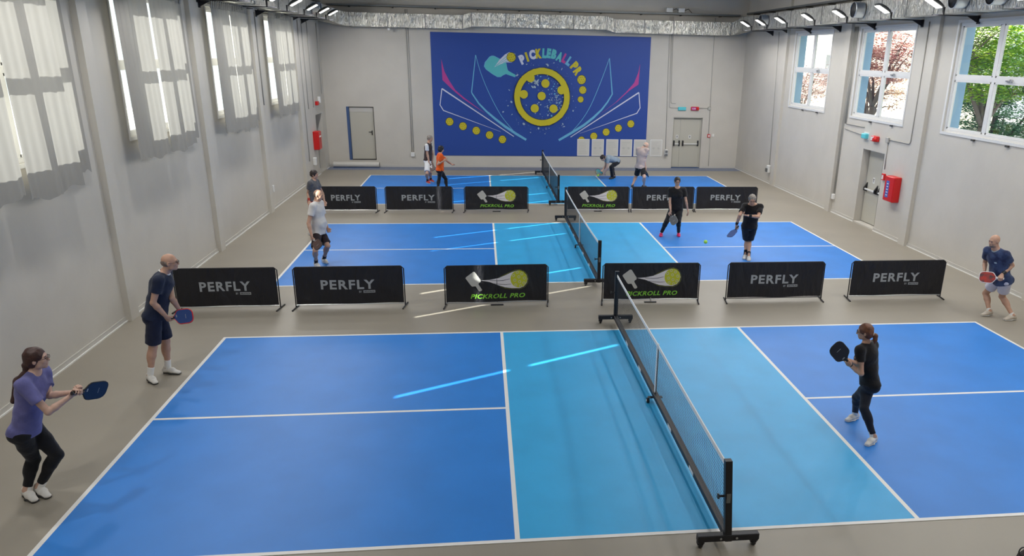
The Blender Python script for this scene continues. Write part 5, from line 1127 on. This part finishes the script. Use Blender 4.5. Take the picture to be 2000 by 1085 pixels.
cloth('maroon_black', (.022, .012, .014)); cloth('grey_tee', (.10, .10, .11), .12, 25); cloth('red_shorts', (.35, .03, .02)); cloth('dark_tee', (.045, .028, .028)); cloth('white_shorts', (.74, .74, .74), .02)
cloth('orange_tee', (.72, .10, .008)); cloth('grey_blue_top', (.25, .31, .37)); cloth('black_trousers', (.008, .009, .014)); cloth('beige_tee', (.44, .36, .34), .05); cloth('black_tee', (.008, .007, .008)); cloth('dark_navy_trousers', (.010, .012, .022))
cloth('blotched_navy', (.012, .018, .060), col2=(.055, .085, .18), vs=8); cloth('pale_shorts', (.56, .56, .66), .05); cloth('white_sock', (.74, .73, .70), .02); cloth('black_sock', (.012, .012, .014))
M['shoe_sole'] = mat('shoe_sole', (.55, .54, .52), .6); M['dark_sole'] = mat('dark_sole', (.03, .03, .03), .6)
M['white_shoe'] = mat('white_shoe', (.66, .64, .60), .55, var=.05, vscale=20); M['cream_shoe'] = mat('cream_shoe', (.52, .46, .38), .6); M['red_shoe'] = mat('red_shoe', (.55, .05, .04), .5); M['pink_shoe'] = mat('pink_shoe', (.75, .02, .13), .45); M['black_shoe'] = mat('black_shoe', (.015, .014, .014), .5)
def hairm(n, c): M[n] = mat(n, c, .5, bump=.35, bscale=45, var=.25, vscale=25)
hairm('browhair', (.05, .03, .02)); hairm('brown_hair', (.045, .016, .012)); hairm('auburn_hair', (.14, .050, .022)); hairm('dark_hair', (.022, .012, .010)); hairm('black_hair', (.010, .008, .010)); hairm('grey_hair', (.26, .23, .20)); hairm('pale_hair', (.42, .36, .31)); hairm('stubble_hair', (.16, .12, .10))
M['p_navy'] = mat('navy_carbon', (.014, .022, .055), .45); M['p_brown'] = mat('brown_carbon', (.085, .045, .040), .5); M['p_grey'] = mat('grey_carbon', (.10, .10, .105), .5); M['p_red'] = mat('red_face', (.55, .05, .03), .45, col2=(.10, .06, .06), vscale=14); M['p_blue'] = mat('blue_face', (.02, .06, .22), .4); M['p_black'] = mat('black_carbon', (.010, .011, .018), .4); M['p_teal'] = mat('teal_face', (.03, .32, .36), .45, col2=(.40, .20, .05), vscale=5)
logo = [([(-.03, .30), (.03, .30), (.03, .306), (-.03, .306)], 'greyprint'), ([(-.035, .16), (.0, .16), (.0, .175), (-.035, .175)], 'greyprint')]
tri = [([(-.05, .16), (.06, .18), (.01, .30)], 'whiteprint'), ([(-.02, .185), (.03, .195), (.008, .25)], 'p_brown')]
SP = {
 'purple': dict(v=.0065, fem=1, g=.93, leg=1.05, both=1, hy=12, hp=-2, skin='skin_pale', label='crouching woman in purple T-shirt and black leggings with a long brown ponytail',
   shirt=dict(mat='purple_tee', hem=-.035, sleeve=.62, loose=.9), legs=dict(type='leggings', mat='black_leggings', len=.86), sock=('white_sock', .13), shoes='white_shoe', sole='dark_sole', hair='long', hairmat='brown_hair', glasses='brown_hair',
   paddle=dict(label='dark navy paddle held out by the woman in purple', mat='p_navy', roll=32, art=logo)),
 'navy': dict(v=.0065, g=1.0, both=1, hy=8, hp=0, label='bald man leaning forward in navy T-shirt and shorts, white socks and shoes',
   shirt=dict(mat='navy_tee', hem=-.03, sleeve=.55, loose=1.5, collar='tape'), legs=dict(type='shorts', mat='navy_shorts', len=.86, w=.10), sock=('white_sock', .13), shoes='white_shoe', sole='dark_sole', hair='fringe', hairmat='stubble_hair', glasses='brown_hair',
   paddle=dict(label='blue paddle with red edge held low by the bald man in navy', mat='p_blue', edge='red', roll=0, art=logo)),
 'polo': dict(v=.0075, g=1.03, belly=1, hy=-10, hp=15, label='man in white polo shirt and black shorts behind the second front barrier',
   shirt=dict(mat='white_polo', hem=-.04, sleeve=.55, loose=1.6, collar='white_polo'), legs=dict(type='shorts', mat='maroon_black', len=.82), sock=('black_sock', .12), shoes='white_shoe', lace='blackp', hair='fringe', hairmat='stubble_hair',
   paddle=dict(label='brown paddle hanging from the hand of the man in the white polo', mat='p_brown', grip='tape', roll=15, art=logo)),
 'grey': dict(v=.0075, fem=1, hy=-5, hp=8, label='woman with short dark hair in grey T-shirt, behind the man in the white polo',
   shirt=dict(mat='grey_tee', hem=-.0, sleeve=.55, loose=1.4), legs=dict(type='shorts', mat='red_shorts', len=.7), sock=('white_sock', .05), shoes='white_shoe', hair='short', hairmat='dark_hair', bands={'R': 'red_shorts'}),
 'sunlit': dict(v=.0085, hy=-25, hp=10, label='grey-haired man in dark top and white shorts on the far court',
   shirt=dict(mat='dark_tee', hem=-.02, sleeve=.62, loose=1.2, sleeve_mat='white_shorts'), legs=dict(type='shorts', mat='white_shorts', len=.85, w=.10), sock=('black_sock', .12), shoes='red_shoe', hair='short', hairmat='grey_hair',
   paddle=dict(label='dark red paddle with pale triangle held by the grey-haired man in white shorts', mat='p_brown', roll=10, art=tri)),
 'orange': dict(v=.0085, fem=1, hy=20, hp=10, label='dark-haired woman in orange T-shirt and black leggings on the far court',
   shirt=dict(mat='orange_tee', hem=-.03, sleeve=.6, loose=1.5), legs=dict(type='leggings', mat='black_leggings', len=.92), sock=('black_sock', .05), shoes='black_shoe', hair='bob', hairmat='black_hair'),
 'bending': dict(v=.0085, hy=185, hp=50, skin='skin_pale', label='dark-haired person in grey-blue top and black trousers bending down for a ball',
   shirt=dict(mat='grey_blue_top', hem=-.0, sleeve=.5, loose=1.3), legs=dict(type='trousers', mat='black_trousers', len=.97, loose=.022), shoes='black_shoe', sole='dark_sole', hair='short', hairmat='dark_hair',
   paddle=dict(label='teal and orange paddle held low by the bending player', mat='p_teal', roll=0)),
 'beige': dict(v=.0085, g=1.03, hy=-5, hp=35, skin='skin_pale', label='man in beige T-shirt and black shorts looking down on the far court',
   shirt=dict(mat='beige_tee', hem=-.06, sleeve=.58, loose=2.0, patch='R'), legs=dict(type='shorts', mat='black_leggings', len=.78), sock=('black_sock', .03), shoes='black_shoe', hair='fringe', hairmat='pale_hair',
   paddle=dict(label='dark paddle seen edge-on, hanging from the hand of the man in beige', mat='p_black', roll=72)),
 'black_woman': dict(v=.0075, fem=1, g=1.06, leg=1.1, hy=-95, hp=8, label='smiling woman in black T-shirt and black leggings with pink shoes',
   shirt=dict(mat='black_tee', hem=.0, sleeve=.62, loose=1.6), legs=dict(type='leggings', mat='black_leggings', len=.93), sock=('white_sock', .04), shoes='pink_shoe', sole='pink_shoe', hair='bun', hairmat='black_hair', glasses='brown_hair',
   paddle=dict(label='grey paddle hanging from the hand of the woman with pink shoes', mat='p_grey', edge='greymetal', roll=10, art=logo)),
 'black_man': dict(v=.0075, hy=-100, hp=20, label='grey-haired man in black shirt and shorts with one arm across his chest',
   shirt=dict(mat='black_tee', hem=-.03, sleeve=.66, loose=1.2, collar='black_tee'), legs=dict(type='shorts', mat='black_leggings', len=.84, w=.10), sock=('black_sock', .12), shoes='white_shoe', hair='short', hairmat='grey_hair', glasses='brown_hair', bands={'R': 'black_sock', 'L': 'black_sock'}, curl=(45, 50, 30),
   paddle=dict(label='dark blue paddle held low by the grey-haired man in black', mat='p_blue', edge='p_blue', roll=52)),
 'navy_right': dict(v=.0065, g=1.0, belly=1, both=0, hy=190, hp=8, fistR=1, label='bald man in a blotched navy T-shirt and pale shorts running in by the right wall',
   shirt=dict(mat='blotched_navy', hem=-.08, sleeve=.6, loose=1.6, collar='grey_blue_top', logo='m_pale'), legs=dict(type='shorts', mat='pale_shorts', len=.6, w=.105), sock=('white_sock', .05), shoes='cream_shoe', hair=None, beard='stubble_hair', bands={'L': 'blackp'},
   paddle=dict(label='red-faced paddle with white edge held by the bald man at the right wall', mat='p_red', edge='tape', grip='tape', roll=0)),
 'ponytail': dict(v=.0065, fem=1, both=1, hy=150, hp=5, label='woman in black with an auburn ponytail holding up a black paddle',
   shirt=dict(mat='black_tee', hem=-.02, sleeve=.5, loose=.8, tight=1), legs=dict(type='leggings', mat='dark_navy_trousers', len=.90), sock=('white_sock', .08), shoes='white_shoe', sole='white_shoe', hair='pony', hairmat='auburn_hair', glasses='blackp', arm=1.05,
   paddle=dict(label='black paddle held up by the woman with the auburn ponytail', mat='p_black', roll=10, art=logo)),
}
import os as _os
for k, s in SP.items():
    if 'NOPEOPLE' in globals(): break
    person(k, dict(JOINTS[k]), s)
w_ = JOINTS['bending']['wrR']; ball('yellow-green ball in front of the bending player at the far court line', (2.06, 23.15, .16), .04)
